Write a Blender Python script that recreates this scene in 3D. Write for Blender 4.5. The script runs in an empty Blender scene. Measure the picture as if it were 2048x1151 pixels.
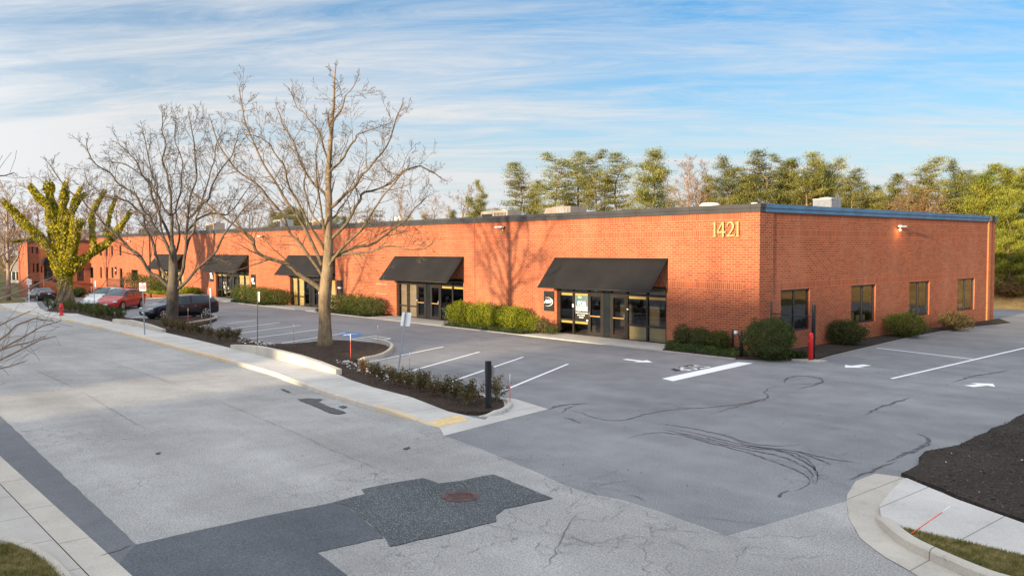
import bpy, bmesh, math, random
import numpy as np
from mathutils import Vector, Matrix, noise
SC = bpy.context.scene
COL = SC.collection
R = math.radians
RND = random.Random(7)
# ---------------------------------------------------------------- camera solved from the building's vanishing points
F = 1712.0; CX = 1024.0; CY = 575.5
AZ = R(49.27); PI_ = math.atan((575.5-495.6)/F); RO = .00404
CAM = Vector((19.7, -30.2, 4.37))
_h = Vector((-math.sin(AZ), math.cos(AZ), 0)); _r = Vector((math.cos(AZ), math.sin(AZ), 0)); _z = Vector((0, 0, 1))
FW = math.cos(PI_)*_h - math.sin(PI_)*_z; _u = math.sin(PI_)*_h + math.cos(PI_)*_z
RT = math.cos(RO)*_r - math.sin(RO)*_u; UP = math.cos(RO)*_u + math.sin(RO)*_r
def ray(x, y): return FW + RT*((x-CX)/F) - UP*((y-CY)/F)
def onplane(x, y, ax, v):
    d = ray(x, y); return CAM + d*((v-CAM[ax])/d[ax])
def atdepth(x, y, D): return CAM + ray(x, y)*D
TB = [(-400, -1.4), (-100, -1.35), (-82, -1.2), (-68, -.5), (-58, 0), (400, 0)]
def tz(x):
    for (a, za), (b, zb) in zip(TB, TB[1:]):
        if x <= b: return za + (zb-za)*max(0, (x-a))/(b-a)
    return 0
def gp(x, y, z=0.0):
    zz = z
    for _ in range(12):
        p = onplane(x, y, 2, zz); zz = .5*zz + .5*(tz(p.x)+z)
    return p
def depth(p): return (Vector(p)-CAM).dot(FW)
def ZM(ox, oy, s): return lambda pts: [(ox+x/s, oy+y/s) for x, y in pts]
z1 = ZM(0, 300, 2.878); z2 = ZM(350, 400, 3.289); z3 = ZM(700, 440, 3.198); z4 = ZM(1050, 400, 2.878); z5 = ZM(1500, 380, 2.878)
z6 = ZM(560, 600, 3.413); z8 = ZM(0, 540, 8.223); r1 = ZM(0, 780, 2.926); r2 = ZM(600, 850, 2.926); r3 = ZM(1250, 700, 2.553); r6 = ZM(160, 540, 6.827)
cd = bpy.data.cameras.new('camera'); cam = bpy.data.objects.new('camera', cd); COL.objects.link(cam)
cd.sensor_width = 36; cd.lens = F/2048*36; cd.clip_end = 3000; cd.clip_start = .1
cam.matrix_world = Matrix(((RT.x, UP.x, -FW.x, CAM.x), (RT.y, UP.y, -FW.y, CAM.y), (RT.z, UP.z, -FW.z, CAM.z), (0, 0, 0, 1)))
SC.camera = cam
# ---------------------------------------------------------------- object helpers
def tag(o, label=None, cat=None, group=None, kind=None):
    if label: o['label'] = label
    if cat: o['category'] = cat
    if group: o['group'] = group
    if kind: o['kind'] = kind
    return o
def wloc(o):
    v = Vector((0, 0, 0))
    while o: v += o.location; o = o.parent
    return v
def link(name, me, mat, parent=None, loc=None):
    o = bpy.data.objects.new(name, me); COL.objects.link(o)
    if mat:
        for m in (mat if isinstance(mat, (list, tuple)) else [mat]): me.materials.append(m)
    if parent: o.parent = parent
    if loc is not None: o.location = loc
    return o
def empty(name, loc, rz=0, label=None, cat=None, group=None):
    o = bpy.data.objects.new(name, None); COL.objects.link(o); o.location = loc; o.rotation_euler = (0, 0, rz); o.empty_display_size = .3
    return tag(o, label, cat, group)
def copytree(o, parent=None):
    c = o.copy(); COL.objects.link(c)
    if parent: c.parent = parent
    for ch in list(o.children): copytree(ch, c)
    return c
def frame(d):
    d = d.normalized(); a = Vector((0, 0, 1)) if abs(d.z) < .9 else Vector((1, 0, 0))
    x = a.cross(d).normalized(); return x, d.cross(x).normalized()
class MB:
    def __init__(s): s.v = []; s.f = []; s.m = []; s.sm = []
    def add(s, vs, fs, mi=0, smooth=False):
        b = len(s.v); s.v += [tuple(v) for v in vs]; s.f += [tuple(i+b for i in f) for f in fs]; s.m += [mi]*len(fs); s.sm += [smooth]*len(fs); return s
    def box(s, a, b, mi=0):
        (x0, y0, z0), (x1, y1, z1_) = a, b
        return s.add([(x0, y0, z0), (x1, y0, z0), (x1, y1, z0), (x0, y1, z0), (x0, y0, z1_), (x1, y0, z1_), (x1, y1, z1_), (x0, y1, z1_)],
                     [(0, 3, 2, 1), (4, 5, 6, 7), (0, 1, 5, 4), (1, 2, 6, 5), (2, 3, 7, 6), (3, 0, 4, 7)], mi)
    def quad(s, a, b, c, d, mi=0): return s.add([a, b, c, d], [(0, 1, 2, 3)], mi)
    def tube(s, pts, rad, n=6, cap=True, mi=0, smooth=True):
        pts = [Vector(p) for p in pts]; vs = []; x = None
        for i, p in enumerate(pts):
            d = (pts[min(i+1, len(pts)-1)]-pts[max(i-1, 0)])
            if d.length < 1e-6: d = Vector((0, 0, 1))
            d.normalize()
            if x is None: x, y = frame(d)
            else:
                x = (x-d*x.dot(d))
                if x.length < 1e-4: x, y = frame(d)
                x.normalize(); y = d.cross(x)
            r_ = rad[i] if isinstance(rad, (list, tuple)) else rad
            for k in range(n):
                a = 2*math.pi*k/n; vs.append(p+(x*math.cos(a)+y*math.sin(a))*r_)
        fs = [(i*n+k, i*n+(k+1) % n, (i+1)*n+(k+1) % n, (i+1)*n+k) for i in range(len(pts)-1) for k in range(n)]
        if cap and n > 2: fs += [tuple(range(n-1, -1, -1)), tuple(range((len(pts)-1)*n, len(pts)*n))]
        return s.add(vs, fs, mi, smooth)
    def lathe(s, prof, c, n=16, mi=0, smooth=True):
        vs = []; 
        for r_, z in prof:
            for k in range(n):
                a = 2*math.pi*k/n; vs.append((c[0]+r_*math.cos(a), c[1]+r_*math.sin(a), c[2]+z))
        m = len(prof)
        fs = [(i*n+k, i*n+(k+1) % n, (i+1)*n+(k+1) % n, (i+1)*n+k) for i in range(m-1) for k in range(n)]
        fs += [tuple(range(n-1, -1, -1)), tuple(range((m-1)*n, m*n))]
        return s.add(vs, fs, mi, smooth)
    def build(s, name, mat, parent=None, origin=None, local=False, bevel=0):
        me = bpy.data.meshes.new(name)
        o_ = Vector((0, 0, 0))
        if not local:
            if parent: o_ = wloc(parent)
            elif origin is not None: o_ = Vector(origin)
        me.from_pydata([(v[0]-o_.x, v[1]-o_.y, v[2]-o_.z) for v in s.v], [], s.f)
        me.polygons.foreach_set('material_index', s.m); me.polygons.foreach_set('use_smooth', s.sm)
        me.update()
        ob = link(name, me, mat, parent, origin if (origin is not None and not parent) else None)
        if bevel:
            bm = bmesh.new(); bm.from_mesh(me); bmesh.ops.remove_doubles(bm, verts=bm.verts, dist=1e-5)
            bmesh.ops.bevel(bm, geom=[e for e in bm.edges if len(e.link_faces) == 2 and e.calc_face_angle(0) > .6], offset=bevel, segments=2, affect='EDGES'); bm.to_mesh(me); bm.free()
        return ob
def qmesh(name, V, n, mat, parent=None, loc=None):
    """V: (N*n,3) array, faces of n verts"""
    me = bpy.data.meshes.new(name); N = len(V)//n
    me.vertices.add(len(V)); me.vertices.foreach_set('co', np.asarray(V, dtype=np.float32).ravel())
    me.loops.add(len(V)); me.loops.foreach_set('vertex_index', np.arange(len(V), dtype=np.int32))
    me.polygons.add(N); me.polygons.foreach_set('loop_start', np.arange(0, len(V), n, dtype=np.int32)); me.polygons.foreach_set('loop_total', np.full(N, n, dtype=np.int32))
    me.update(calc_edges=True); me.validate()
    return link(name, me, mat, parent, loc)
NR = np.random.default_rng(11)
def leafv(C, size, asp=.6, tri=False, flat=0.0, nr=None):
    nr = nr or NR
    C = np.asarray(C, dtype=float); N = len(C)
    t = nr.normal(size=(N, 3)); t[:, 2] *= (1-flat); t /= np.linalg.norm(t, axis=1)[:, None]
    q = nr.normal(size=(N, 3)); q[:, 2] *= (1-flat); b = np.cross(t, q)
    if flat > 0:
        b = np.stack([-t[:, 1], t[:, 0], nr.normal(size=N)*.35], 1)
    b /= np.linalg.norm(b, axis=1)[:, None]
    s = (size*nr.uniform(.6, 1.3, N))[:, None]
    if tri: V = np.stack([C-t*s*.5+b*s*asp*.5, C-t*s*.5-b*s*asp*.5, C+t*s*.6], 1)
    else: V = np.stack([C-t*s*.5, C+b*s*asp*.5, C+t*s*.5, C-b*s*asp*.5], 1)
    return V.reshape(-1, 3)
# ---------------------------------------------------------------- materials
class NT:
    def __init__(s, name):
        s.mat = bpy.data.materials.new(name); s.mat.use_nodes = True; s.t = s.mat.node_tree; s.t.nodes.clear()
        s.out = s.n('ShaderNodeOutputMaterial'); s.b = s.n('ShaderNodeBsdfPrincipled'); s.l(s.b.outputs[0], s.out.inputs[0])
    def n(s, typ, **kw):
        nd = s.t.nodes.new(typ)
        for k, v in kw.items(): setattr(nd, k, v)
        return nd
    def l(s, a, b): s.t.links.new(a, b)
    def inp(s, sock, v):
        if hasattr(v, 'links') or isinstance(v, bpy.types.NodeSocket): s.l(v, sock)
        else: sock.default_value = v
    def math(s, op, a, b=0.0, c=None, clamp=False):
        nd = s.n('ShaderNodeMath', operation=op, use_clamp=clamp); s.inp(nd.inputs[0], a); s.inp(nd.inputs[1], b)
        if c is not None: s.inp(nd.inputs[2], c)
        return nd.outputs[0]
    def mix(s, f, a, b, typ='MIX'):
        nd = s.n('ShaderNodeMix', data_type='RGBA', blend_type=typ); s.inp(nd.inputs[0], f)
        for sock, v in ((nd.inputs[6], a), (nd.inputs[7], b)):
            if isinstance(v, (tuple, list)): v = tuple(v)+(1,)*(4-len(v))
            s.inp(sock, v)
        return nd.outputs[2]
    def pos(s):
        return s.n('ShaderNodeNewGeometry').outputs['Position']
    def noise(s, scale, detail=4, vec=None, rough=.55, out=0, dist=0):
        nd = s.n('ShaderNodeTexNoise'); nd.inputs['Scale'].default_value = scale; nd.inputs['Detail'].default_value = detail; nd.inputs['Roughness'].default_value = rough; nd.inputs['Distortion'].default_value = dist
        s.l(vec if vec is not None else s.pos(), nd.inputs['Vector']); return nd.outputs[out]
    def ramp(s, f, stops):
        nd = s.n('ShaderNodeValToRGB'); e = nd.color_ramp.elements
        while len(e) < len(stops): e.new(.5)
        for i, (p, c) in enumerate(stops):
            e[i].position = p; e[i].color = (tuple(c)+(1,))[:4] if isinstance(c, (tuple, list)) else (c, c, c, 1)
        s.l(f, nd.inputs[0]); return nd.outputs[0]
    def bump(s, h, strength=.3, dist=.02):
        nd = s.n('ShaderNodeBump'); nd.inputs['Strength'].default_value = strength; nd.inputs['Distance'].default_value = dist
        s.l(h, nd.inputs['Height']); s.l(nd.outputs[0], s.b.inputs['Normal'])
    def set(s, **kw):
        for k, v in kw.items():
            k = {'col': 'Base Color', 'rough': 'Roughness', 'metal': 'Metallic', 'spec': 'Specular IOR Level', 'emit': 'Emission Color', 'estr': 'Emission Strength', 'coat': 'Coat Weight', 'trans': 'Transmission Weight', 'sub': 'Subsurface Weight'}[k]
            if isinstance(v, (tuple, list)): v = tuple(v)+(1,)*(4-len(v))
            s.inp(s.b.inputs[k], v)
        return s
def plain(name, c, rough=.7, metal=0, var=.12, scale=3, spec=.5, bump=0, bscale=40, coat=0):
    m = NT(name); f = m.noise(scale, 5); 
    lo = tuple(x*(1-var) for x in c); hi = tuple(min(1, x*(1+var)) for x in c)
    m.set(col=m.ramp(f, [(.3, lo), (.7, hi)]), rough=rough, metal=metal, spec=spec, coat=coat)
    if bump: m.bump(m.noise(bscale, 4), bump, .02)
    return m.mat
def brick_mat(name, c1, c2, mortar, bands=True, stain=.25, rust=False):
    m = NT(name); P = m.pos(); sx = m.n('ShaderNodeSeparateXYZ'); m.l(P, sx.inputs[0]); X, Y, Z = sx.outputs
    gn = m.n('ShaderNodeNewGeometry'); sn = m.n('ShaderNodeSeparateXYZ'); m.l(gn.outputs['True Normal'], sn.inputs[0])
    side = m.math('GREATER_THAN', m.math('ABSOLUTE', sn.outputs[0]), .5)
    U = m.math('ADD', m.math('MULTIPLY', X, m.math('SUBTRACT', 1, side)), m.math('MULTIPLY', Y, side))
    def bt(u, z, w, h, off):
        cb = m.n('ShaderNodeCombineXYZ'); m.inp(cb.inputs[0], u); m.inp(cb.inputs[1], z)
        b = m.n('ShaderNodeTexBrick', offset=off); b.inputs['Scale'].default_value = 1; b.inputs['Brick Width'].default_value = w; b.inputs['Row Height'].default_value = h
        b.inputs['Mortar Size'].default_value = .009; b.inputs['Mortar Smooth'].default_value = .2; b.inputs['Bias'].default_value = 0
        b.inputs['Color1'].default_value = c1+(1,); b.inputs['Color2'].default_value = c2+(1,); b.inputs['Mortar'].default_value = mortar+(1,)
        m.l(cb.outputs[0], b.inputs['Vector']); return b
    A = bt(U, Z, .3, .1, .5); col = A.outputs[0]; fac = A.outputs[1]
    if bands:
        msks = []
        for z0 in (2.6, 4.8, 5.5):
            a = m.math('MULTIPLY', m.math('GREATER_THAN', Z, z0), m.math('LESS_THAN', Z, z0+.3)); msks.append((a, z0))
        mk = m.math('ADD', m.math('ADD', msks[0][0], msks[1][0]), msks[2][0])
        zz = Z
        for a, z0 in msks: zz = m.math('SUBTRACT', zz, m.math('MULTIPLY', a, z0))
        B = bt(U, zz, .1, .3, 0.0)
        col = m.mix(mk, col, m.mix(.12, B.outputs[0], c1)); fac = m.mix(mk, fac, B.outputs[1])
    mp = m.n('ShaderNodeMapping'); mp.inputs['Scale'].default_value = (1, 1, .35); m.l(P, mp.inputs[0])
    st = m.noise(.55, 6, mp.outputs[0], .6)
    col = m.mix(m.math('MULTIPLY', m.ramp(st, [(.48, 0), (.75, 1)]), stain), col, (.52, .26, .16))
    col = m.mix(m.math('MULTIPLY', m.ramp(m.noise(1.7, 5), [(.5, 0), (.8, 1)]), .35), col, (.16, .05, .03))
    if rust: col = m.mix(.35, col, (.42, .12, .025))  # sunlight on the end pier mixed evenly into its brick as orange
    m.set(col=col, rough=.85, spec=.25)
    m.bump(m.math('SUBTRACT', 1, fac), .5, .008)
    return m.mat
M = {}
M['brick'] = brick_mat('orange_red_brick', (.375, .090, .036), (.245, .054, .028), (.43, .245, .145))
M['brick_plain'] = brick_mat('running_bond_brick', (.375, .090, .036), (.245, .054, .028), (.43, .245, .145), bands=False)
M['brick_rust'] = brick_mat('rust_streaked_brick', (.46, .15, .06), (.38, .10, .045), (.5, .33, .2), bands=False, rust=True)  # brighter, more orange brick: low sun put into the pier's colour
M['roof_blue'] = plain('blue_painted_fascia', (.055, .16, .30), .45, 0, .25, 1.2)  # mottled blue for the side fascia
M['roof_black'] = plain('black_fascia', (.035, .035, .038), .5, 0, .3, 1.0)
M['roof'] = plain('grey_roof_membrane', (.22, .21, .2), .9)
M['awning'] = plain('black_canvas', (.010, .010, .011), .9, 0, .3, .8, .3)
M['bronze'] = plain('dark_bronze_metal', (.03, .026, .023), .4, .3, .2, 4)
M['black'] = plain('black_paint', (.012, .012, .014), .5, 0, .2, 5)
M['blackpanel'] = plain('black_glass_panel', (.012, .016, .02), .12, 0, .2, 1)
M['blind'] = plain('tan_blind', (.50, .40, .21), .8, 0, .12, 2)
M['blindlit'] = plain('yellow_headrail', (.62, .47, .15), .7, 0, .1, 2)  # yellower than the tan blinds
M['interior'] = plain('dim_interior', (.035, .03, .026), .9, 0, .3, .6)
M['floorred'] = plain('red_carpet', (.12, .03, .02), .95)
M['white'] = plain('white_paint', (.78, .78, .76), .5, 0, .06, 4)
M['offwhite'] = plain('pale_stucco', (.62, .56, .44), .8, 0, .1, 2)
M['gold'] = plain('gold_letters', (.50, .31, .12), .5, .1, .1, 6)
M['steel'] = plain('galvanised_steel', (.28, .31, .36), .5, .4, .15, 6)
M['greenpost'] = plain('green_steel_post', (.10, .16, .07), .6, .1, .2, 5)
M['red'] = plain('red_paint', (.62, .02, .02), .45, 0, .12, 6)
M['redchip'] = None
M['orange'] = plain('fluorescent_orange', (.85, .13, .04), .5, 0, .05)
M['pinkred'] = plain('faded_red_stake', (.75, .10, .07), .5, 0, .05)
M['tanmetal'] = plain('tan_metal_casing', (.30, .25, .21), .6, .1, .12, 1.5)
M['greymetal'] = plain('pale_grey_casing', (.32, .32, .32), .5, .2, .1, 2)
M['wood'] = plain('weathered_pole_wood', (.22, .16, .11), .9)
M['glasspost'] = None
def glass():
    m = NT('window_glass'); m.t.nodes.remove(m.b)
    tr = m.n('ShaderNodeBsdfTransparent'); tr.inputs[0].default_value = (.80, .80, .76, 1)
    gl = m.n('ShaderNodeBsdfGlossy'); gl.inputs['Roughness'].default_value = .02; gl.inputs[0].default_value = (.9, .95, 1, 1)
    bp = m.n('ShaderNodeBump'); bp.inputs['Strength'].default_value = .05; bp.inputs['Distance'].default_value = .05; m.l(m.noise(.8, 2), bp.inputs['Height']); m.l(bp.outputs[0], gl.inputs['Normal'])
    fr = m.n('ShaderNodeFresnel'); fr.inputs[0].default_value = 1.55
    f = m.math('ADD', m.math('MULTIPLY', fr.outputs[0], .9), .04, clamp=True)
    mx = m.n('ShaderNodeMixShader'); m.l(f, mx.inputs[0]); m.l(tr.outputs[0], mx.inputs[1]); m.l(gl.outputs[0], mx.inputs[2]); m.l(mx.outputs[0], m.out.inputs[0])
    return m.mat
M['glass'] = glass()
def chip(name, base, under, thr):
    m = NT(name); f = m.ramp(m.noise(9, 3), [(thr, 0), (thr+.02, 1)]); m.set(col=m.mix(f, base, under), rough=.5); return m.mat
M['marking'] = chip('worn_white_road_paint', (.70, .70, .69), (.36, .36, .36), .60)
M['tar'] = chip('worn_black_tar', (.035, .038, .046), (.13, .135, .145), .53)
M['redchip'] = chip('chipped_red_paint', (.68, .012, .02), (.8, .72, .7), .66)
# ground materials
def asphalt(name, c, fine=.35, big=.2, cracks=None, speck=0, warm=None, crackdens=.5):
    m = NT(name); P = m.pos()
    a = m.noise(36, 4, rough=.85); b = m.noise(.16, 5); b2 = m.noise(1.3, 5)
    col = m.mix(1, m.ramp(b, [(.35, tuple(x*(1-big) for x in c)), (.65, tuple(x*(1+big) for x in c))]), m.ramp(a, [(.36, 1-fine), (.64, 1+fine*.7)]), 'MULTIPLY')
    col = m.mix(1, col, m.ramp(b2, [(.3, .9), (.7, 1.08)]), 'MULTIPLY')
    # long wheel-path streaks along x
    mp = m.n('ShaderNodeMapping'); mp.inputs['Scale'].default_value = (.035, .6, 1); m.l(P, mp.inputs[0])
    col = m.mix(1, col, m.ramp(m.noise(1, 4, mp.outputs[0]), [(.3, .86), (.7, 1.1)]), 'MULTIPLY')
    if speck:
        v = m.n('ShaderNodeTexVoronoi'); v.inputs['Scale'].default_value = 34; m.l(P, v.inputs['Vector'])
        s1 = m.ramp(v.outputs['Distance'], [(.18, 1), (.34, 0)])
        vc = m.n('ShaderNodeSeparateColor'); m.l(v.outputs['Color'], vc.inputs[0])
        col = m.mix(m.math('MULTIPLY', m.math('MULTIPLY', s1, m.math('GREATER_THAN', vc.outputs[0], .35)), speck), col, (.6, .58, .56))
    if cracks:
        mv = m.n('ShaderNodeVectorMath', operation='ADD'); m.l(P, mv.inputs[0]); sc = m.n('ShaderNodeVectorMath', operation='SCALE'); m.l(m.noise(2.2, 3, out=1), sc.inputs[0]); sc.inputs['Scale'].default_value = .6; m.l(sc.outputs[0], mv.inputs[1])
        v = m.n('ShaderNodeTexVoronoi', feature='DISTANCE_TO_EDGE'); v.inputs['Scale'].default_value = cracks; m.l(mv.outputs[0], v.inputs['Vector'])
        line = m.ramp(v.outputs['Distance'], [(.0, 1), (.022, 0)])
        msk = m.ramp(m.noise(.23, 3), [(crackdens, 0), (crackdens+.1, 1)])
        col = m.mix(m.math('MULTIPLY', m.math('MULTIPLY', line, msk), .75), col, tuple(x*.3 for x in c))
    m.set(col=col, rough=.92, spec=.25)
    m.bump(a, .35, .01)
    return m.mat
M['road'] = asphalt('pale_worn_asphalt', (.34, .33, .315), .48, .14, 2.2, crackdens=.52)
M['lot'] = asphalt('grey_asphalt', (.225, .226, .232), .5, .14, 1.4, crackdens=.6)
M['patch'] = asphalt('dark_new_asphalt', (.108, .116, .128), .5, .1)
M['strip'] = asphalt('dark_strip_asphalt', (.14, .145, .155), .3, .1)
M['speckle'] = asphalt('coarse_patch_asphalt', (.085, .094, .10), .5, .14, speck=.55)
M['stain'] = plain('oil_stain', (.06, .063, .065), .8, 0, .3, 8)
def concrete(name, c, joints=1.52, stain=.35, yellow=0):
    m = NT(name); P = m.pos(); sx = m.n('ShaderNodeSeparateXYZ'); m.l(P, sx.inputs[0])
    col = m.ramp(m.noise(.7, 6), [(.3, tuple(x*.84 for x in c)), (.7, tuple(x*1.1 for x in c))])
    col = m.mix(1, col, m.ramp(m.noise(45, 3), [(.3, .86), (.7, 1.08)]), 'MULTIPLY')
    col = m.mix(m.math('MULTIPLY', m.ramp(m.noise(2.3, 6, rough=.7), [(.55, 0), (.72, 1)]), stain), col, tuple(x*.5 for x in c))
    if yellow:
        fl = m.math('FLOOR', m.math('DIVIDE', sx.outputs[0], 3.0)); wn = m.n('ShaderNodeTexWhiteNoise', noise_dimensions='1D'); m.l(fl, wn.inputs['W'])
        y = m.math('MULTIPLY', m.math('GREATER_THAN', wn.outputs[0], .45), m.ramp(m.noise(3, 5), [(.35, .25), (.65, 1)]))
        col = m.mix(m.math('MULTIPLY', y, yellow), col, (.60, .42, .20))
    if joints:
        fr = m.math('FRACT', m.math('ADD', m.math('DIVIDE', sx.outputs[0], joints), .37)); col = m.mix(m.math('LESS_THAN', fr, .018/joints), col, tuple(x*.35 for x in c))
    m.set(col=col, rough=.88, spec=.3); m.bump(m.noise(60, 3), .2, .01); return m.mat
M['concrete'] = concrete('pale_concrete', (.50, .475, .44))
M['concrete2'] = concrete('wall_concrete', (.52, .48, .41), 3.0)
M['kerb'] = concrete('stained_kerb_concrete', (.56, .50, .42), 3.0, .5, .75)
M['kerb2'] = concrete('kerb_concrete', (.46, .42, .36), 2.2, .45)
M['edging'] = concrete('worn_edging', (.25, .24, .225), 0)
M['slab'] = concrete('walk_concrete', (.44, .41, .37), 1.52)
M['marking'] = None
M['markblue'] = plain('blue_road_paint', (.03, .16, .42), .8, 0, .15, 6)
M['markyellow'] = plain('yellow_tactile', (.66, .47, .22), .8, 0, .15, 9, bump=.5, bscale=30)
M['markblack'] = plain('black_road_paint', (.02, .02, .024), .8, 0, .2, 6)
M['rust'] = plain('rusty_iron', (.10, .055, .05), .8, .2, .4, 6, bump=.6, bscale=25)
def soil(name, a, b, c=None, sc=18, bs=.8):
    m = NT(name); f = m.noise(sc, 8, rough=.8); f2 = m.noise(.6, 5)
    col = m.ramp(f, [(.3, a), (.58, b)] + ([(.78, c)] if c else []))
    col = m.mix(1, col, m.ramp(f2, [(.3, .75), (.7, 1.2)]), 'MULTIPLY')
    m.set(col=col, rough=1, spec=.1); m.bump(f, bs, .06); return m.mat
M['mulch'] = soil('dark_mulch', (.022, .016, .013), (.075, .055, .042), (.18, .13, .095))
M['soil'] = soil('black_soil', (.020, .017, .015), (.065, .054, .045), (.17, .14, .115))
M['grass'] = soil('patchy_winter_grass', (.07, .062, .025), (.17, .145, .06), (.30, .24, .13), 9)
M['land'] = soil('dormant_ground', (.06, .065, .03), (.15, .13, .06), (.2, .17, .09), 2)
M['drygrass'] = soil('dry_orange_grass', (.30, .16, .06), (.52, .32, .12), (.6, .42, .2), 3)
def leafmat(name, cols, sc=1.2, trans=.25, osc=0):
    m = NT(name); m.t.nodes.remove(m.b)
    f = m.noise(sc, 3, rough=.6); g = m.noise(14, 2)
    ff = m.math('ADD', m.math('MULTIPLY', f, .6), m.math('MULTIPLY', g, .4))
    n = len(cols); col = m.ramp(ff, [(.34+.32*i/(n-1), c) for i, c in enumerate(cols)])
    oi = m.n('ShaderNodeObjectInfo'); col = m.mix(1, col, m.ramp(oi.outputs['Random'], [(0, .78), (1, 1.2)]), 'MULTIPLY')
    d = m.n('ShaderNodeBsdfDiffuse'); t = m.n('ShaderNodeBsdfTranslucent'); m.l(col, d.inputs[0]); m.l(col, t.inputs[0])
    mx = m.n('ShaderNodeMixShader'); mx.inputs[0].default_value = trans; m.l(d.outputs[0], mx.inputs[1]); m.l(t.outputs[0], mx.inputs[2]); m.l(mx.outputs[0], m.out.inputs[0])
    return m.mat
M['pine'] = leafmat('pine_needles', [(.11, .13, .04), (.27, .27, .075), (.44, .40, .12)], .5)
M['pine2'] = leafmat('yellow_pine_needles', [(.11, .15, .03), (.30, .32, .055), (.50, .45, .08)], .5)
M['ivy'] = leafmat('ivy_leaves', [(.10, .11, .015), (.36, .32, .03), (.60, .50, .06)], 1.5)
M['boxwood'] = leafmat('dark_evergreen_leaves', [(.03, .045, .018), (.075, .10, .035), (.14, .155, .06)], 3)
M['holly'] = leafmat('mid_green_leaves', [(.03, .05, .014), (.075, .10, .026), (.15, .16, .05)], 3)
M['yellowbush'] = leafmat('yellow_green_leaves', [(.05, .085, .012), (.17, .20, .022), (.38, .36, .035)], 2)
M['russet'] = leafmat('russet_green_leaves', [(.05, .05, .022), (.13, .11, .05), (.22, .14, .08)], 4)
M['cover'] = leafmat('ground_cover_leaves', [(.03, .05, .02), (.07, .10, .035), (.14, .16, .06)], 2)
M['blade'] = leafmat('grass_blades', [(.09, .095, .025), (.24, .21, .08), (.42, .34, .17)], 4)
M['brownbrush'] = leafmat('brown_brush', [(.14, .08, .045), (.26, .16, .08), (.36, .24, .12)], 1)
def bark(name, a, b, sc=8):
    m = NT(name); tc = m.n('ShaderNodeTexCoord'); mp = m.n('ShaderNodeMapping'); mp.inputs['Scale'].default_value = (1, 1, .25); m.l(tc.outputs['Object'], mp.inputs[0])
    f = m.noise(sc, 6, mp.outputs[0], .7); g = m.noise(1.4, 4)
    col = m.mix(m.ramp(g, [(.4, 0), (.65, .6)]), m.ramp(f, [(.35, a), (.65, b)]), tuple(x*1.25 for x in b))
    m.set(col=col, rough=.95, spec=.15); m.bump(f, .8, .04); return m.mat
M['bark'] = bark('grey_brown_bark', (.085, .062, .04), (.25, .19, .12))
M['limb'] = bark('limb_bark', (.06, .045, .03), (.185, .14, .09))  # darker bark: weaker light on the upper limbs put into the colour
M['twig'] = bark('brown_twigs', (.06, .042, .03), (.17, .12, .075))
M['twigdark'] = bark('dark_brown_twigs', (.035, .027, .022), (.10, .078, .06))
M['barkdark'] = bark('dark_grey_bark', (.04, .034, .028), (.12, .10, .08))
M['barkpale'] = bark('pale_brown_bark', (.16, .11, .085), (.30, .22, .17))
M['stone'] = plain('white_river_stone', (.55, .5, .46), .8, 0, .3, 4)
M['brownrock'] = plain('brown_rock', (.16, .09, .07), .9)
def carpaint(name, c): 
    m = NT(name); m.set(col=c, rough=.32, coat=.8, spec=.4); m.b.inputs['Coat Roughness'].default_value = .04
    m.set(metal=m.math('MULTIPLY', m.noise(2), .1)); return m.mat
M['tyre'] = plain('rubber', (.012, .012, .012), .8)
M['chrome'] = plain('alloy', (.55, .56, .58), .25, .8, .05)
M['lamp'] = plain('headlight_lens', (.6, .63, .66), .1, .2, .1)
M['tail'] = plain('tail_light', (.45, .01, .01), .2)
M['carglass'] = plain('tinted_glass', (.022, .04, .05), .05, 0, .1, spec=.6)
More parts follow.
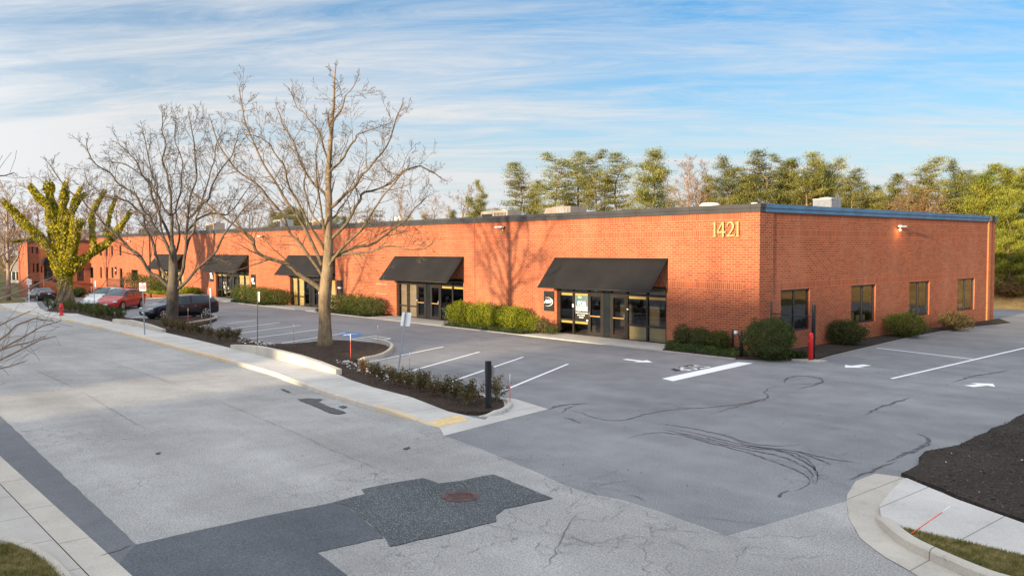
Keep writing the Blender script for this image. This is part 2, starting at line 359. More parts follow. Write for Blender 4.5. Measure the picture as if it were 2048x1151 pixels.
# ---------------------------------------------------------------- ground
def refine(pts, step, jag, closed=True, seed=1):
    rr = random.Random(seed); out = []; n = len(pts)
    for i in range(n if closed else n-1):
        a = Vector(pts[i][:2]); b = Vector(pts[(i+1) % n][:2]); k = max(1, int((b-a).length/step)); out.append(a)
        for j in range(1, k):
            p = a.lerp(b, j/k); d = (b-a).normalized(); out.append(p+Vector((-d.y, d.x))*rr.uniform(-jag, jag))
    if not closed: out.append(Vector(pts[-1][:2]))
    return out
def smooth(pts, it=2, closed=False):
    P = [Vector(p[:2]) for p in pts]
    for _ in range(it):
        Q = []; n = len(P)
        if not closed: Q.append(P[0])
        for i in range(n if closed else n-1):
            a, b = P[i], P[(i+1) % n]; Q += [a.lerp(b, .25), a.lerp(b, .75)]
        if not closed: Q.append(P[-1])
        P = Q
    return P
def drape(name, pts, z, mat, skirt=0, label=None, hz=None, cuts=None):
    bm = bmesh.new(); vs = [bm.verts.new((p[0], p[1], 0)) for p in pts]
    f = bm.faces.new(vs); bm.normal_update()
    if f.normal.z < 0: f.normal_flip()
    bmesh.ops.triangulate(bm, faces=bm.faces[:], ngon_method='EAR_CLIP')
    x0 = min(p[0] for p in pts); x1 = max(p[0] for p in pts)
    for t in [a for a, _ in TB]:
        if x0 < t < x1: bmesh.ops.bisect_plane(bm, geom=bm.verts[:]+bm.edges[:]+bm.faces[:], plane_co=(t, 0, 0), plane_no=(1, 0, 0))
    for c in (cuts or []):
        bmesh.ops.bisect_plane(bm, geom=bm.verts[:]+bm.edges[:]+bm.faces[:], plane_co=(c[0], c[1], 0), plane_no=(c[2], c[3], 0))
    for v in bm.verts: v.co.z = tz(v.co.x)+z+(hz(v.co.x, v.co.y) if hz else 0)
    if skirt:
        be = [e for e in bm.edges if e.is_boundary]; r_ = bmesh.ops.extrude_edge_only(bm, edges=be)
        for g in r_['geom']:
            if isinstance(g, bmesh.types.BMVert): g.co.z -= skirt
    bmesh.ops.recalc_face_normals(bm, faces=bm.faces[:])
    me = bpy.data.meshes.new(name); bm.to_mesh(me); bm.free()
    up = sum(p.normal.z*p.area for p in me.polygons)
    if up < 0: me.flip_normals()
    o = link(name, me, mat); tag(o, label, kind='structure'); return o
def gpl(pts, z=0.0): return [gp(x, y, z) for x, y in pts]
drape('ground', [(-900, -900), (900, -900), (900, 900), (-900, 900)], -.06, M['land'], label='dormant brown green ground reaching the horizon')
# the lot and the driveways round the building
drape('parking_lot', [(-96, -13), (-60, -13), (-56, -15.5), (-27, -15.8), (-4, -16.6), (1, -18.2), (2.4, -19.4), (5, -22), (13.2, -22), (17, -17), (17, -6), (17, 12), (14, 34), (-100, 34), (-100, 0), (-96, 0)], 0, M['lot'], label='grey asphalt of the parking lot and driveway')
KF = [(-90, -26.9), (-52, -21), (-48, -19.5), (-44.4, -18.2), (-41.5, -17.3), (-38.8, -16.85)]
kpx = [(146, 646), (195, 655.5), (243, 668), (358, 700), (411, 713.5), (538.5, 748), (577, 764), (648, 790), (733, 817), (791, 831.5), (876, 855)]
KF = [(-62, -17.6), (-55, -17.6), (-48, -17.5), (-44, -17.3), (-38.8, -16.9)] + [tuple(gp(*p)[:2]) for p in kpx[1:]]
kf = smooth(KF, 2)
kf[-1] = Vector(gp(880, 856)[:2])
joint = gpl([(888, 871), (950, 893), (1040, 930), (1125, 967), (1180, 987), (1250, 1000), (1328, 1025), (1455, 1071), (1570, 1037), (1692.6, 1001.5)])
gut = gpl([(1694.6, 1015), (1696.5, 1033), (1720, 1076), (1771, 1115), (1830, 1148.5)])
street = [(-170, -18.2), (-62, -17.62)] + [tuple(p) for p in kf] + [tuple(p[:2]) for p in joint] + [tuple(p[:2]) for p in gut]
e = gut[-1]; street += [(e.x+1.5, e.y-.8), (e.x+5, e.y-1.0), (90, e.y-1.0), (90, -26.75), (7.6, -26.75), (-170, -26.6)]
drape('road', refine(street, .35, .012), .004, M['road'], label='pale worn asphalt road')
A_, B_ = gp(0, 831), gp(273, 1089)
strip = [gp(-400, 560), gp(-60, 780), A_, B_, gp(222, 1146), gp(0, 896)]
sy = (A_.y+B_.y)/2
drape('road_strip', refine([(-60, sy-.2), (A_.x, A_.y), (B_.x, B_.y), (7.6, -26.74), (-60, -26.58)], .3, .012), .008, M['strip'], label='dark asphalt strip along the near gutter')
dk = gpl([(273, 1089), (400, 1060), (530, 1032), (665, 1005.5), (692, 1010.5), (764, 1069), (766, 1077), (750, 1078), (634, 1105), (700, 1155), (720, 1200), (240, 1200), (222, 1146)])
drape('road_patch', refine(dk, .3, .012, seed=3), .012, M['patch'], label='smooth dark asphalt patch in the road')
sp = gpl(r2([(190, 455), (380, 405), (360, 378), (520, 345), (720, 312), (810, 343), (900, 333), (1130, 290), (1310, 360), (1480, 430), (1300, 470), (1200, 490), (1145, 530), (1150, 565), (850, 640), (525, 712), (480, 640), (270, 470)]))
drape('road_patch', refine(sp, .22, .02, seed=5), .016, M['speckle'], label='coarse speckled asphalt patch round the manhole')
# kerb along the far side of the street, dying away at the driveway
KH = .14
def kerb(name, line, h, w, mat, label, side=1, z0=-.05, taper=0, taper0=0):
    line = [Vector(p[:2]) for p in line]; n = len(line); mb = MB(); vs = []
    L = [0]
    for i in range(1, n): L.append(L[-1]+(line[i]-line[i-1]).length)
    for i, p in enumerate(line):
        d = (line[min(i+1, n-1)]-line[max(0, i-1)]).normalized(); nn = Vector((-d.y, d.x))*side; b = tz(p.x)
        hh = h
        if taper: hh = h*min(1, max(.08, (L[-1]-L[i])/taper))
        if taper0: hh = min(hh, h*max(.08, min(1, L[i]/taper0)))
        for off, z in ((0, z0), (.015, hh-.03), (.05, hh), (w-.03, hh), (w, hh-.02), (w, z0)):
            q = p+nn*off; vs.append((q.x, q.y, b+z))
    fs = [(i*6+k, i*6+(k+1) % 6, (i+1)*6+(k+1) % 6, (i+1)*6+k) for i in range(n-1) for k in range(6)] + [tuple(range(6)), tuple(range((n-1)*6, n*6))]
    mb.add(vs, fs); o = mb.build(name, mat); bm = bmesh.new(); bm.from_mesh(o.data); bmesh.ops.recalc_face_normals(bm, faces=bm.faces[:]); bm.to_mesh(o.data); bm.free()
    return tag(o, label, kind='structure')
kerb('kerb', kf, KH, .17, M['kerb'], 'yellow stained concrete kerb along the sidewalk', 1, taper=2.6)
def offset(line, d):
    n = len(line); out = []
    for i, p in enumerate(line):
        t = (line[min(i+1, n-1)]-line[max(0, i-1)]).normalized(); out.append(p+Vector((-t.y, t.x))*d)
    return out
inner = z6([(480, 550), (640, 600), (900, 670), (1150, 745), (1250, 760), (1400, 790)])
ki = offset(kf, .165)
sw_in = [gp(x, y, .1) for x, y in [(970, 831.5), (926, 823), (897, 818), (824, 796), (747, 776), (701, 761), (672, 748), (565, 722), (462, 697), (382, 677.5), (323, 664), (226, 644.5), (160, 629.5), (156, 627.5), (126, 627), (91, 622.7), (80, 617)]]
rampz = lambda x, y: -min(.125, max(0, .125*(x+.9-.15*(y+18))/3.2)) if x > -4 else 0
apr = [gp(888, 871), gp(1096, 818), gp(1030, 801.5)]
side = [tuple(p) for p in ki] + [tuple(kf[-1]+Vector((.0, .0)))] + [tuple(apr[0][:2])] + [tuple(apr[1][:2])] + [tuple(apr[2][:2]), tuple(gp(1012, 800)[:2])] + [tuple(p[:2]) for p in sw_in] + [(-58, -14.2), (-62, -14.0)]
side = side + [(-62, -17.4)]
drape('sidewalk', side, KH-.006, M['concrete'], skirt=.2, label='pale concrete sidewalk beside the kerb', hz=rampz, cuts=[(k*.8-4, 0, 1, 0) for k in range(1, 10)])
# mulch bed between sidewalk and lot
bed = [(668, 748), (701, 761), (747, 776), (824, 796), (897, 818), (926, 821.5), (958, 823), (992, 820), (1008, 811), (1008, 804), (998, 794), (970, 791), (926, 780), (868, 765), (809, 748), (765, 739), (724, 729), (706, 720), (742, 716), (760, 711), (775, 703), (779, 695), (771, 689.5), (748, 685), (706, 681), (662, 679), (619, 683.5), (575, 687), (545, 687), (484, 675), (423, 661), (385, 650), (405, 646), (424, 642), (434, 637), (425, 634), (400, 632), (340, 634), (285, 637), (257, 635), (243, 632), (181, 618), (177, 610), (140, 603), (112, 608), (91, 622), (126, 626), (156, 627), (160, 629), (226, 643), (323, 664), (382, 677), (462, 697), (565, 722)]
bedw = [gp(x, y, .1) for x, y in bed]
def mound(x, y): return .05*noise.noise(Vector((x*.7, y*.7, 3)))+.02*noise.noise(Vector((x*3, y*3, 1)))
bedo = drape('mulch_bed', [(p.x, p.y) for p in bedw], .10, M['mulch'], skirt=.2, label='dark mulch bed between sidewalk and parking lot')
# mulch chips and litter
def inside(p, poly):
    c = False; j = len(poly)-1
    for i in range(len(poly)):
        a, b = poly[i], poly[j]
        if (a[1] > p[1]) != (b[1] > p[1]) and p[0] < (b[0]-a[0])*(p[1]-a[1])/(b[1]-a[1])+a[0]: c = not c
        j = i
    return c
def scatter(poly, n, z, size, mat, name, label, asp=.5, flat=.6, tri=False):
    xs = [p[0] for p in poly]; ys = [p[1] for p in poly]; C = []
    while len(C) < n:
        p = (NR.uniform(min(xs), max(xs)), NR.uniform(min(ys), max(ys)))
        if inside(p, poly): C.append((p[0], p[1], tz(p[0])+z+NR.uniform(0, size*.4)))
    o = qmesh(name, leafv(C, size, asp, tri, flat), 3 if tri else 4, mat); return tag(o, label, kind='stuff', cat='ground cover')
M['chips'] = plain('bark_chips', (.07, .05, .04), 1, 0, .6, 9)
scatter([p for p in bedw if p.x > -30], 9000, .105, .05, M['chips'], 'bark_chips', 'loose bark chips scattered over the kerbside mulch bed')
# concrete kerbs round the islands
def pk(name, px, h, w, mat, label, side=1, z=.0, it=2, **k): return kerb(name, smooth([gp(x, y, z) for x, y in px], it), h, w, mat, label, side, **k)
pk('kerb', [(700, 722), (724, 725.5), (765, 718), (785, 706), (790, 696), (778, 688.5), (750, 683.5)], .2, .15, M['kerb2'], 'curved kerb round the end of the front tree island', 1, taper0=.8)
pk('kerb', [(377, 649.5), (405, 645), (428, 641), (438, 637), (430, 633.5), (405, 632)], .16, .15, M['kerb2'], 'curved kerb round the farther tree island', 1)
pk('kerb', [(958, 829.5), (985, 829), (1010, 824), (1027, 812), (1026, 803), (1008, 799.5)], .13, .16, M['concrete'], 'low kerb round the driveway end of the mulch bed', 1, z=.05, z0=-.02, taper0=.5)
pk('kerb', [(178, 609.5), (160, 605), (140, 602.5), (118, 606)], .14, .15, M['kerb2'], 'kerb round the island of the ivy tree', 1)
# right-hand corner: soil, sidewalk, gutter, kerb, grass
soilp = gpl([(1802, 953), (1818, 946), (1837, 935), (1838, 921), (1850, 908), (1880, 903), (1916, 896), (1955, 876), (2000, 856), (2048, 833), (2300, 750), (2900, 980), (2300, 1010), (2048, 1046), (1916, 999), (1814, 955)])
soilp = [(p.x, p.y) for p in soilp]
drape('mulch_bed', refine(soilp, .4, .05, seed=9), .075, M['soil'], skirt=.16, label='bare dark soil beside the right hand sidewalk')
scatter([p for p in soilp if p[0] < 22], 5000, .08, .06, M['chips'], 'bark_chips', 'loose bark chips on the bare soil right of the driveway')
M['litter'] = plain('pale_litter', (.5, .42, .3), .9, 0, .4, 9)
scatter([p for p in soilp if p[0] < 22], 60, .09, .05, M['litter'], 'fallen_leaves', 'pale fallen leaves on the bare soil right of the driveway')
swr = gpl([(1806, 956.6), (1781, 981), (1759, 1009), (1762, 1030), (1779, 1045), (1798, 1054), (1943, 1086), (2048, 1111), (2400, 1195), (2400, 1160), (2048, 1045), (1916, 998), (1814, 955)], .1)
drape('sidewalk', [(p.x, p.y) for p in swr], .10, M['concrete'], skirt=.15, label='pale concrete sidewalk right of the driveway')
gz = gpl([(1692.6, 1001), (1694.6, 988), (1712, 962), (1751, 947), (1806, 954.6), (1830, 968), (1802, 990), (1790, 1012), (1785, 1036), (1795, 1056), (1818, 1088), (1872, 1118), (1916, 1148), (1980, 1180), (1880, 1180), (1830, 1148.5), (1771, 1115), (1720, 1076), (1696.5, 1033)])
drape('gutter', refine([(p.x, p.y) for p in gz], .3, .01), .012, M['kerb2'], label='concrete gutter curving round the right corner')
kr = [(1744, 1024), (1755, 1052), (1798, 1092), (1861, 1123), (1916, 1148), (1990, 1178), (2150, 1215)]
kerb('kerb', smooth(gpl(kr, .0), 2), .16, .2, M['kerb2'], 'buff concrete kerb curving round the right corner', 1, taper0=.9)
gr = [gp(x, y, .1) for x, y in [(1775, 1042), (1798, 1054), (1943, 1086), (2048, 1111), (2300, 1172), (2200, 1225), (1975, 1152), (1896, 1123), (1837, 1094), (1798, 1061)]]
grp = [(p.x, p.y) for p in gr]
drape('grass_verge', grp, .095, M['grass'], skirt=.14, label='patchy winter grass between sidewalk and kerb at right')
# left corner: gutter, driveway slab, kerb and grass
gl_ = [(-170, -27.32), (-170, -26.55), (7.6, -26.7), (7.9, -27.35)]
gA = gpl([(0, 896), (222, 1146)]); gB = gpl([(0, 951), (51, 1012), (137, 1117), (164, 1147)])
yA = sum(p.y for p in gA)/2; yB = sum(p.y for p in gB)/4
drape('gutter', [(-170, yB), (30, yB-.02), (30, yA+.02), (-170, yA)], .014, M['kerb2'], label='straight concrete gutter along the near side of the road')
drape('driveway', [(-170, yB), (30, yB-.03), (30, yB-9), (-170, yB-9)], .006, M['slab'], label='pale concrete driveway at the near left')
gk = [(-80, 1078), (0, 1086), (20, 1083.5), (68, 1099), (113, 1126), (140, 1152), (165, 1185)]
kerb('kerb', smooth(gpl(gk), 2), .13, .17, M['kerb2'], 'curved buff kerb round the near left grass', -1)
gl2 = [gp(x, y, .1) for x, y in [(-80, 1081), (0, 1088), (20, 1087), (66, 1104), (108, 1130), (134, 1157), (155, 1190), (-80, 1320)]]
gl2 = [(p.x, p.y) for p in gl2]
drape('grass_verge', gl2, .10, M['grass'], skirt=.12, label='patchy winter grass at the near left corner')
drape('verge', [(-170, yB-9), (90, yB-9), (90, -120), (-170, -120)], -.02, M['grass'], label='grass verge on the near side of the road')
def blades(poly, n, z, h, name, label, lim=None):
    xs = [p[0] for p in poly]; ys = [p[1] for p in poly]; C = []
    while len(C) < n:
        p = (NR.uniform(min(xs), max(xs)), NR.uniform(min(ys), max(ys)))
        if inside(p, poly) and noise.noise(Vector((p[0]*1.5, p[1]*1.5, 0))) > -.35+NR.normal()*.2: C.append((p[0], p[1], z))
    C = np.array(C); a = NR.uniform(0, 6.28, n); w = .006; hh = h*NR.uniform(.4, 1.2, n); ln = NR.normal(size=(n, 2))*h*.5
    dx = np.stack([np.cos(a)*w, np.sin(a)*w, np.zeros(n)], 1); top = C+np.stack([ln[:, 0], ln[:, 1], hh], 1)
    V = np.stack([C-dx, C+dx, top], 1).reshape(-1, 3); return tag(qmesh(name, V, 3, M['blade']), label, kind='stuff', cat='grass')
blades(grp, 26000, .095, .055, 'grass', 'short dry grass on the right hand verge')
blades(gl2, 16000, .10, .055, 'grass', 'short dry grass at the near left corner')
# front walk and planting beds of the building
drape('path', [(-100, 0), (-100, -2.0), (0.2, -2.0), (0.2, 0)], .045, M['slab'], skirt=.1, label='concrete walk along the storefronts')
BEDS = [(-4.6, .15), (-19.4, -12.1), (-34.4, -27.0), (-48.9, -42.0), (-64.0, -56.8)]
for i, (a, b) in enumerate(BEDS):
    if i == 0: pts = [(a, 0), (a+1.2, -1.95), (.3, -1.9), (1.6, -.9), (2.2, -.25), (2.2, .9), (0, 1.2), (0, 0)]
    else: pts = [(a, 0), (a+.25, -1.95), (b-.4, -1.95), (b+.0, -.3), (b, 0)]
    drape('planting_bed', pts, .07, M['mulch'], skirt=.12, label='%s mulch bed at the foot of the front wall' % ['corner', 'second', 'third', 'fourth', 'fifth'][i])
sb = z5([(270, 945), (345, 985), (470, 950), (640, 910), (850, 860), (1100, 810), (1300, 785), (1500, 767)])
sbw = [(p.x, p.y) for p in gpl(sb)] + [(0, 25.2), (0, 1.2)]
drape('planting_bed', sbw, .05, M['soil'], skirt=.12, label='dark mulch strip along the side wall')
sk = [(p.x+.0, p.y) for p in gpl(z5([(365, 986), (470, 952), (640, 912), (850, 862), (1100, 812), (1300, 786), (1495, 768)]))]
kerb('kerb', smooth(sk, 1), .035, .09, M['edging'], 'flush concrete edging along the side wall bed', -1)
mb = MB(); mb.box((1.9, -.75, .0), (3.0, -.02, .06)); tag(mb.build('footing_slab', M['slab']), 'small concrete slab under the red bollard', kind='structure')
# hill behind the building
mb = MB(); prof = [(34.6, -.03), (36, .12), (38, .9), (41, 1.9), (46, 2.9), (60, 3.6), (120, 4.5)]; xs = list(range(-190, 130, 4)); vs = []
for x in xs:
    for y, z in prof: vs.append((x, y+.6*noise.noise(Vector((x*.11, y*.2, 0))), z+(.25*noise.noise(Vector((x*.25, y*.25, 2))) if z > .5 else 0)+tz(x)*.5))
m_ = len(prof); mb.add(vs, [(i*m_+k, (i+1)*m_+k, (i+1)*m_+k+1, i*m_+k+1) for i in range(len(xs)-1) for k in range(m_-1)], smooth=True)
tag(mb.build('hill', M['drygrass']), 'bank of dry orange grass behind the building', kind='structure')
def hillz(y):
    for (a, za), (b, zb) in zip(prof, prof[1:]):
        if y < b: return za+(zb-za)*max(0, y-a)/(b-a)
    return 4.5
# far-left lawn and the drive across
drape('lawn', [(p.x, p.y) for p in gpl([(-150, 600), (10, 606), (48, 604.5), (50, 598), (20, 593), (-150, 592)])], .03, M['grass'], label='small lawn at the far left')
# ---- paint and tar on the asphalt
def strip_mesh(lines, z, mat, name, label, kind='structure', cat=None):
    mb = MB()
    for pts, w in lines:
        P = [Vector((p[0], p[1])) for p in pts]; n = len(P); vs = []
        for i, p in enumerate(P):
            d = (P[min(i+1, n-1)]-P[max(0, i-1)]).normalized(); nn = Vector((-d.y, d.x)); ww = w[i] if isinstance(w, (list, tuple)) else w
            for s in (-1, 1): q = p+nn*ww*.5*s; vs.append((q.x, q.y, tz(q.x)+z))
        mb.add(vs, [(2*i, 2*i+1, 2*i+3, 2*i+2) if False else (2*i+1, 2*i, 2*i+2, 2*i+3) for i in range(n-1)])
    o = mb.build(name, mat); return tag(o, label, cat, kind=kind)
def line(a, b, w, label, mat=None, name='parking_line', z=.006):
    A, B = gp(*a), gp(*b); n = 10; strip_mesh([([A.lerp(B, i/n) for i in range(n+1)], w)], z, mat or M['marking'], name, label)
L1 = [((724, 726.6), (886.7, 693)), ((809, 745), (959, 703.4)), ((885, 768.5), (1046, 713.7)), ((1001, 783), (1136, 727.5))]
for i, (a, b) in enumerate(L1): line(a, b, .10, 'white parking line, %s from the driveway end' % ['fourth', 'third', 'second', 'first'][i])
L2 = [((453, 647), (511, 640)), ((435, 660), (560, 644.7)), ((478, 666), (601, 650)), ((499, 676.7), (639, 658.4)), ((563, 686), (694, 665))]
for i, (a, b) in enumerate(L2): line(a, b, .10, 'white parking line beyond the front tree, %s from the tree' % ['fifth', 'fourth', 'third', 'second', 'first'][i])
for i, (a, b) in enumerate([((215, 617), (262, 611)), ((300, 611), (330, 606)), ((258, 636), (325, 626))]): line(a, b, .10, 'white parking line %s' % ['beside the white car', 'behind the red car', 'between the red car and the black car'][i])
hz_ = z2([(1160, 915), (1310, 893), (1418, 910), (1330, 931)])
H = gpl(hz_)
for a, b in ((0, 1), (1, 2), (2, 3), (3, 0)): line(hz_[a], hz_[b], .09, 'white outline of the hatched bay beside the blue wheelchair bay', z=.006+.0012*a)
for t in (.33, .66):
    a = (hz_[0][0]*(1-t)+hz_[1][0]*t, hz_[0][1]*(1-t)+hz_[1][1]*t); b = (hz_[3][0]*(1-t)+hz_[2][0]*t, hz_[3][1]*(1-t)+hz_[2][1]*t)
    line(a, b, .07, 'white hatching stripe in the bay beside the blue wheelchair bay', z=.0125)
bp = gpl([(676, 670.5), (695, 664), (727, 668), (710, 674)])
drape('wheelchair_bay', [(p.x, p.y) for p in bp], .006, M['markblue'], label='blue painted wheelchair parking square')
c0 = (bp[0]+bp[2])/2
def wc(mb, c, s, z):
    """wheelchair figure seen from above, as flat strokes"""
    def P(x, y): return (c.x-x*s, c.y-y*s)
    return [([P(-.1, .45), P(-.1, .1)], .1*s), ([P(-.1, .1), P(.15, .1)], .08*s), ([P(.15, .1), P(.25, -.25), P(.38, -.2)], .08*s), ([P(.1, .28), P(-.1, .28)], .07*s)]
ln = wc(None, c0, 1.2, 0); ring = [(c0.x+.26*1.2*math.cos(a*.2), c0.y-.0+.26*1.2*math.sin(a*.2)) for a in range(6, 30)]
for k, l_ in enumerate(ln+[(ring, .08)]): strip_mesh([l_], .0095+.0007*k, M['marking'], 'wheelchair_symbol', 'white wheelchair symbol on the blue square')
line((1754, 695.5), (1945, 717.8), .12, 'white line crossing to the lane divider beside the side wall', name='lane_line')
line((1783, 757), (2100, 684), .12, 'long white lane divider line beside the side wall', name='lane_line', z=.0075)
sbp = gpl(r3([(188, 145), (245, 158), (655, 66), (578, 60)]))
drape('stop_line', [(p.x, p.y) for p in sbp], .006, M['marking'], label='thick white stop line from the corner bush')
drape('tactile_pad', [(p.x, p.y) for p in [gp(x, y, .12) for x, y in z6([(1010, 803), (1225, 760), (1288, 790), (1078, 832)])]], .001+KH, M['markyellow'], skirt=.02, label='yellow tactile pad on the sidewalk ramp', hz=rampz)
blk = gpl(r3([(232, 97), (330, 75), (430, 80), (372, 98), (258, 107)])); drape('stop_panel', [(p.x, p.y) for p in blk], .006, M['markblack'], label='black painted panel under the word STOP')
def arrow(a, b, w, label, hw=2.6, hl=.4):
    A, B = gp(*a), gp(*b); d = (B-A); L = d.length; d = d/L; n = Vector((-d.y, d.x, 0)); mid = B-d*L*hl
    pts = [A+n*w/2, mid+n*w/2, mid+n*w*hw/2, B, mid-n*w*hw/2, mid-n*w/2, A-n*w/2]
    drape('arrow_marking', [(p.x, p.y) for p in pts], .006, M['marking'], label=label)
arrow((1249, 718), (1305, 724.5), .3, 'white arrow pointing right in the lot lane', 2.8, .42)
arrow((1735, 729.5), (1690, 734.5), .34, 'white arrow pointing left near the red bollard', 2.6, .45)
arrow((1938, 772), (1986, 767), .34, 'white arrow pointing right near the dark soil', 2.6, .45)
# text helper
def textmesh(s, size, extrude=0.0, align='CENTER', shear=0, bold=0):
    cu = bpy.data.curves.new('t', 'FONT'); cu.body = s; cu.size = size; cu.extrude = extrude; cu.align_x = align; cu.align_y = 'CENTER'; cu.shear = shear; cu.offset = bold; cu.resolution_u = 3
    o = bpy.data.objects.new('t', cu); COL.objects.link(o); dg = bpy.context.evaluated_depsgraph_get(); me = bpy.data.meshes.new_from_object(o.evaluated_get(dg)); bpy.data.objects.remove(o); return me
def textobj(name, s, size, mat, M4, parent=None, extrude=0.0, **k):
    me = textmesh(s, size, extrude, **k)
    if parent: M4 = Matrix.Translation(-wloc(parent)) @ M4
    me.transform(M4); return link(name, me, mat, parent)
a_, b_ = gp(1406, 731.5), gp(1357, 739.3); d = (b_-a_); L = d.length; d.normalize(); up = Vector((0, 0, 1)).cross(d)
M4 = Matrix((( d.x, up.x, 0, (a_.x+b_.x)/2), (d.y, up.y, 0, (a_.y+b_.y)/2), (0, 0, 1, .010), (0, 0, 0, 1)))
tag(textobj('stop_lettering', 'STOP', 1.0, M['marking'], M4 @ Matrix.Diagonal((L/2.35, 1.0, 1, 1)), bold=.012), 'white STOP lettering painted on the lane', kind='structure')
# tar snakes and cracks
def tp(conv, pts, w, wig=.03, seed=0):
    P = smooth(gpl(conv(pts)), 1); rr = random.Random(seed); Q = [Vector((p.x+rr.uniform(-wig, wig), p.y+rr.uniform(-wig, wig))) for p in refine(P, .16, wig, closed=False, seed=seed)]
    n = len(Q); return ([tuple(q) for q in Q], [w*.72*min(1, 4*min(i+.3, n-1-i+.3)/n)*rr.uniform(.5, 1.35) for i in range(n)])
T = [tp(r3, [(-370, 280), (-250, 310), (-130, 355), (0, 360), (100, 325), (250, 300), (480, 290), (640, 265), (740, 240), (700, 205), (820, 170)], .07, seed=1),
 tp(r3, [(820, 170), (815, 145), (870, 130), (960, 133), (1020, 152), (990, 170), (900, 172), (820, 170)], .09, seed=2), tp(r3, [(870, 200), (960, 180), (1020, 160)], .06, seed=3),
 tp(r3, [(420, 330), (560, 290), (700, 255), (790, 243)], .05, seed=4), tp(r3, [(1225, 330), (1290, 295), (1400, 260), (1455, 243)], .15, seed=5), tp(r3, [(1670, 165), (1780, 130), (1880, 118), (1965, 100)], .13, seed=6),
 tp(r3, [(1490, 425), (1540, 440), (1565, 465), (1530, 490), (1430, 530), (1340, 570)], .15, seed=7)]
fan = [[(150, 375), (300, 390), (520, 435), (640, 480), (800, 490), (905, 480)], [(200, 395), (400, 430), (600, 485), (750, 500), (900, 520), (1050, 555), (1150, 570), (1245, 580)],
 [(170, 400), (400, 445), (620, 500), (800, 510), (920, 570), (985, 620), (975, 685)], [(215, 405), (450, 470), (640, 510), (800, 540), (900, 580), (960, 625), (955, 680)],
 [(0, 455), (100, 425), (230, 418), (420, 470), (620, 520), (780, 575), (870, 610), (950, 655), (930, 690), (870, 720)], [(500, 435), (640, 490), (860, 520), (940, 560), (980, 610), (985, 650)], [(880, 515), (950, 540), (1050, 585)], [(780, 750), (800, 730), (830, 715)]]
T += [tp(r3, f, .075, .02, 20+i) for i, f in enumerate(fan)]
T += [tp(z6, [(1840, 745), (1900, 720), (2010, 708), (2090, 705)], .16, seed=31), tp(z6, [(1925, 770), (1960, 730), (2048, 712)], .05, seed=32), tp(z6, [(1935, 800), (2000, 815), (2048, 840)], .09, seed=33)]
for k, t in enumerate(T): T[k] = t
strip_mesh(T, .007, M['tar'], 'tar_line', 'dark wandering tar lines sealing cracks in the driveway')
T = [tp(r1, [(460, 0), (620, 95), (790, 195), (880, 240), (940, 280)], .014, .01, 41), tp(r1, [(200, -120), (460, 0)], .02, .01, 40), tp(r1, [(1120, 0), (1400, 115), (1700, 240), (2048, 380)], .012, .01, 42), tp(r1, [(600, -180), (1120, 0)], .02, .01, 43), tp(r2, [(0, 60), (240, 170), (430, 245), (560, 310)], .012, .015, 44),
 tp(r2, [(1650, 510), (1600, 570), (1540, 650), (1490, 760), (1430, 870)], .016, .045, 45), tp(r1, [(580, 972), (680, 945), (770, 910)], .03, .015, 46), tp(r3, [(0, 740), (60, 745), (110, 775)], .02, .01, 47), tp(r3, [(320, 850), (450, 857), (600, 880), (720, 890)], .02, .01, 48),
 tp(r3, [(1780, 52), (1850, 65), (2037, 80)], .02, .01, 49), tp(r3, [(1380, 570), (1300, 600), (1200, 640), (1130, 665)], .06, .03, 50)]
rr = random.Random(5)
for cx_, cy_, sx_, sy_, n_ in [(1150, 985, 70, 30, 16), (1080, 1060, 70, 35, 14), (1280, 1070, 70, 40, 10), (1620, 930, 60, 30, 16), (1400, 1100, 120, 35, 8), (1680, 905, 60, 25, 8), (1000, 925, 60, 18, 6), (720, 970, 60, 20, 5), (480, 880, 200, 60, 4)]:
    for _ in range(n_):
        p = gp(cx_+rr.uniform(-sx_, sx_), cy_+rr.uniform(-sy_, sy_)); a = rr.uniform(0, 6.28); a0 = a; Q = []
        for k in range(rr.randint(8, 22)): Q.append((p.x, p.y)); a0 += rr.gauss(0, .12); a = a0+rr.gauss(0, .75); p = p+Vector((math.cos(a), math.sin(a), 0))*.07
        T.append((Q, [.007*rr.uniform(.3, 1.5) for _ in Q]))
M['crack'] = plain('crack_dark', (.11, .105, .10), 1)
strip_mesh(T, .0185, M['crack'], 'crack_line', 'thin dark cracks wandering over the road')
M['leaflitter'] = plain('brown_leaf_litter', (.20, .13, .07), 1, 0, .5, 9)
scatter([(p.x, p.y) for p in gpl([(1100, 815), (1500, 760), (1650, 760), (2048, 720), (2048, 800), (1700, 950), (1400, 1040), (900, 880)])], 240, .012, .045, M['leaflitter'], 'fallen_leaves', 'scattered brown leaf bits on the driveway')
scatter([(p.x, p.y) for p in gpl([(100, 650), (560, 765), (870, 868), (1100, 960), (900, 1100), (200, 950), (0, 800), (0, 680)])], 260, .018, .04, M['leaflitter'], 'fallen_leaves', 'scattered brown leaf bits on the road')
scatter([(p.x, p.y) for p in gpl([(460, 690), (720, 730), (1000, 785), (1110, 810), (1300, 720), (1050, 680), (700, 640), (460, 640)])], 260, .012, .05, M['leaflitter'], 'fallen_leaves', 'scattered brown leaf bits in the parking lot')
st = [r1([(1740, 55), (1800, 50), (1890, 55), (1860, 72), (1930, 100), (2010, 125), (2028, 135), (1980, 143), (1930, 135), (1870, 110), (1800, 80)]), r1([(1980, 98), (2010, 92), (2035, 100), (2010, 108)]), r1([(910, 370), (945, 364), (935, 375), (915, 378)]), r2([(600, 140), (640, 128), (645, 135), (620, 146)]), z6([(0, 608), (20, 607), (78, 632), (60, 633)])]
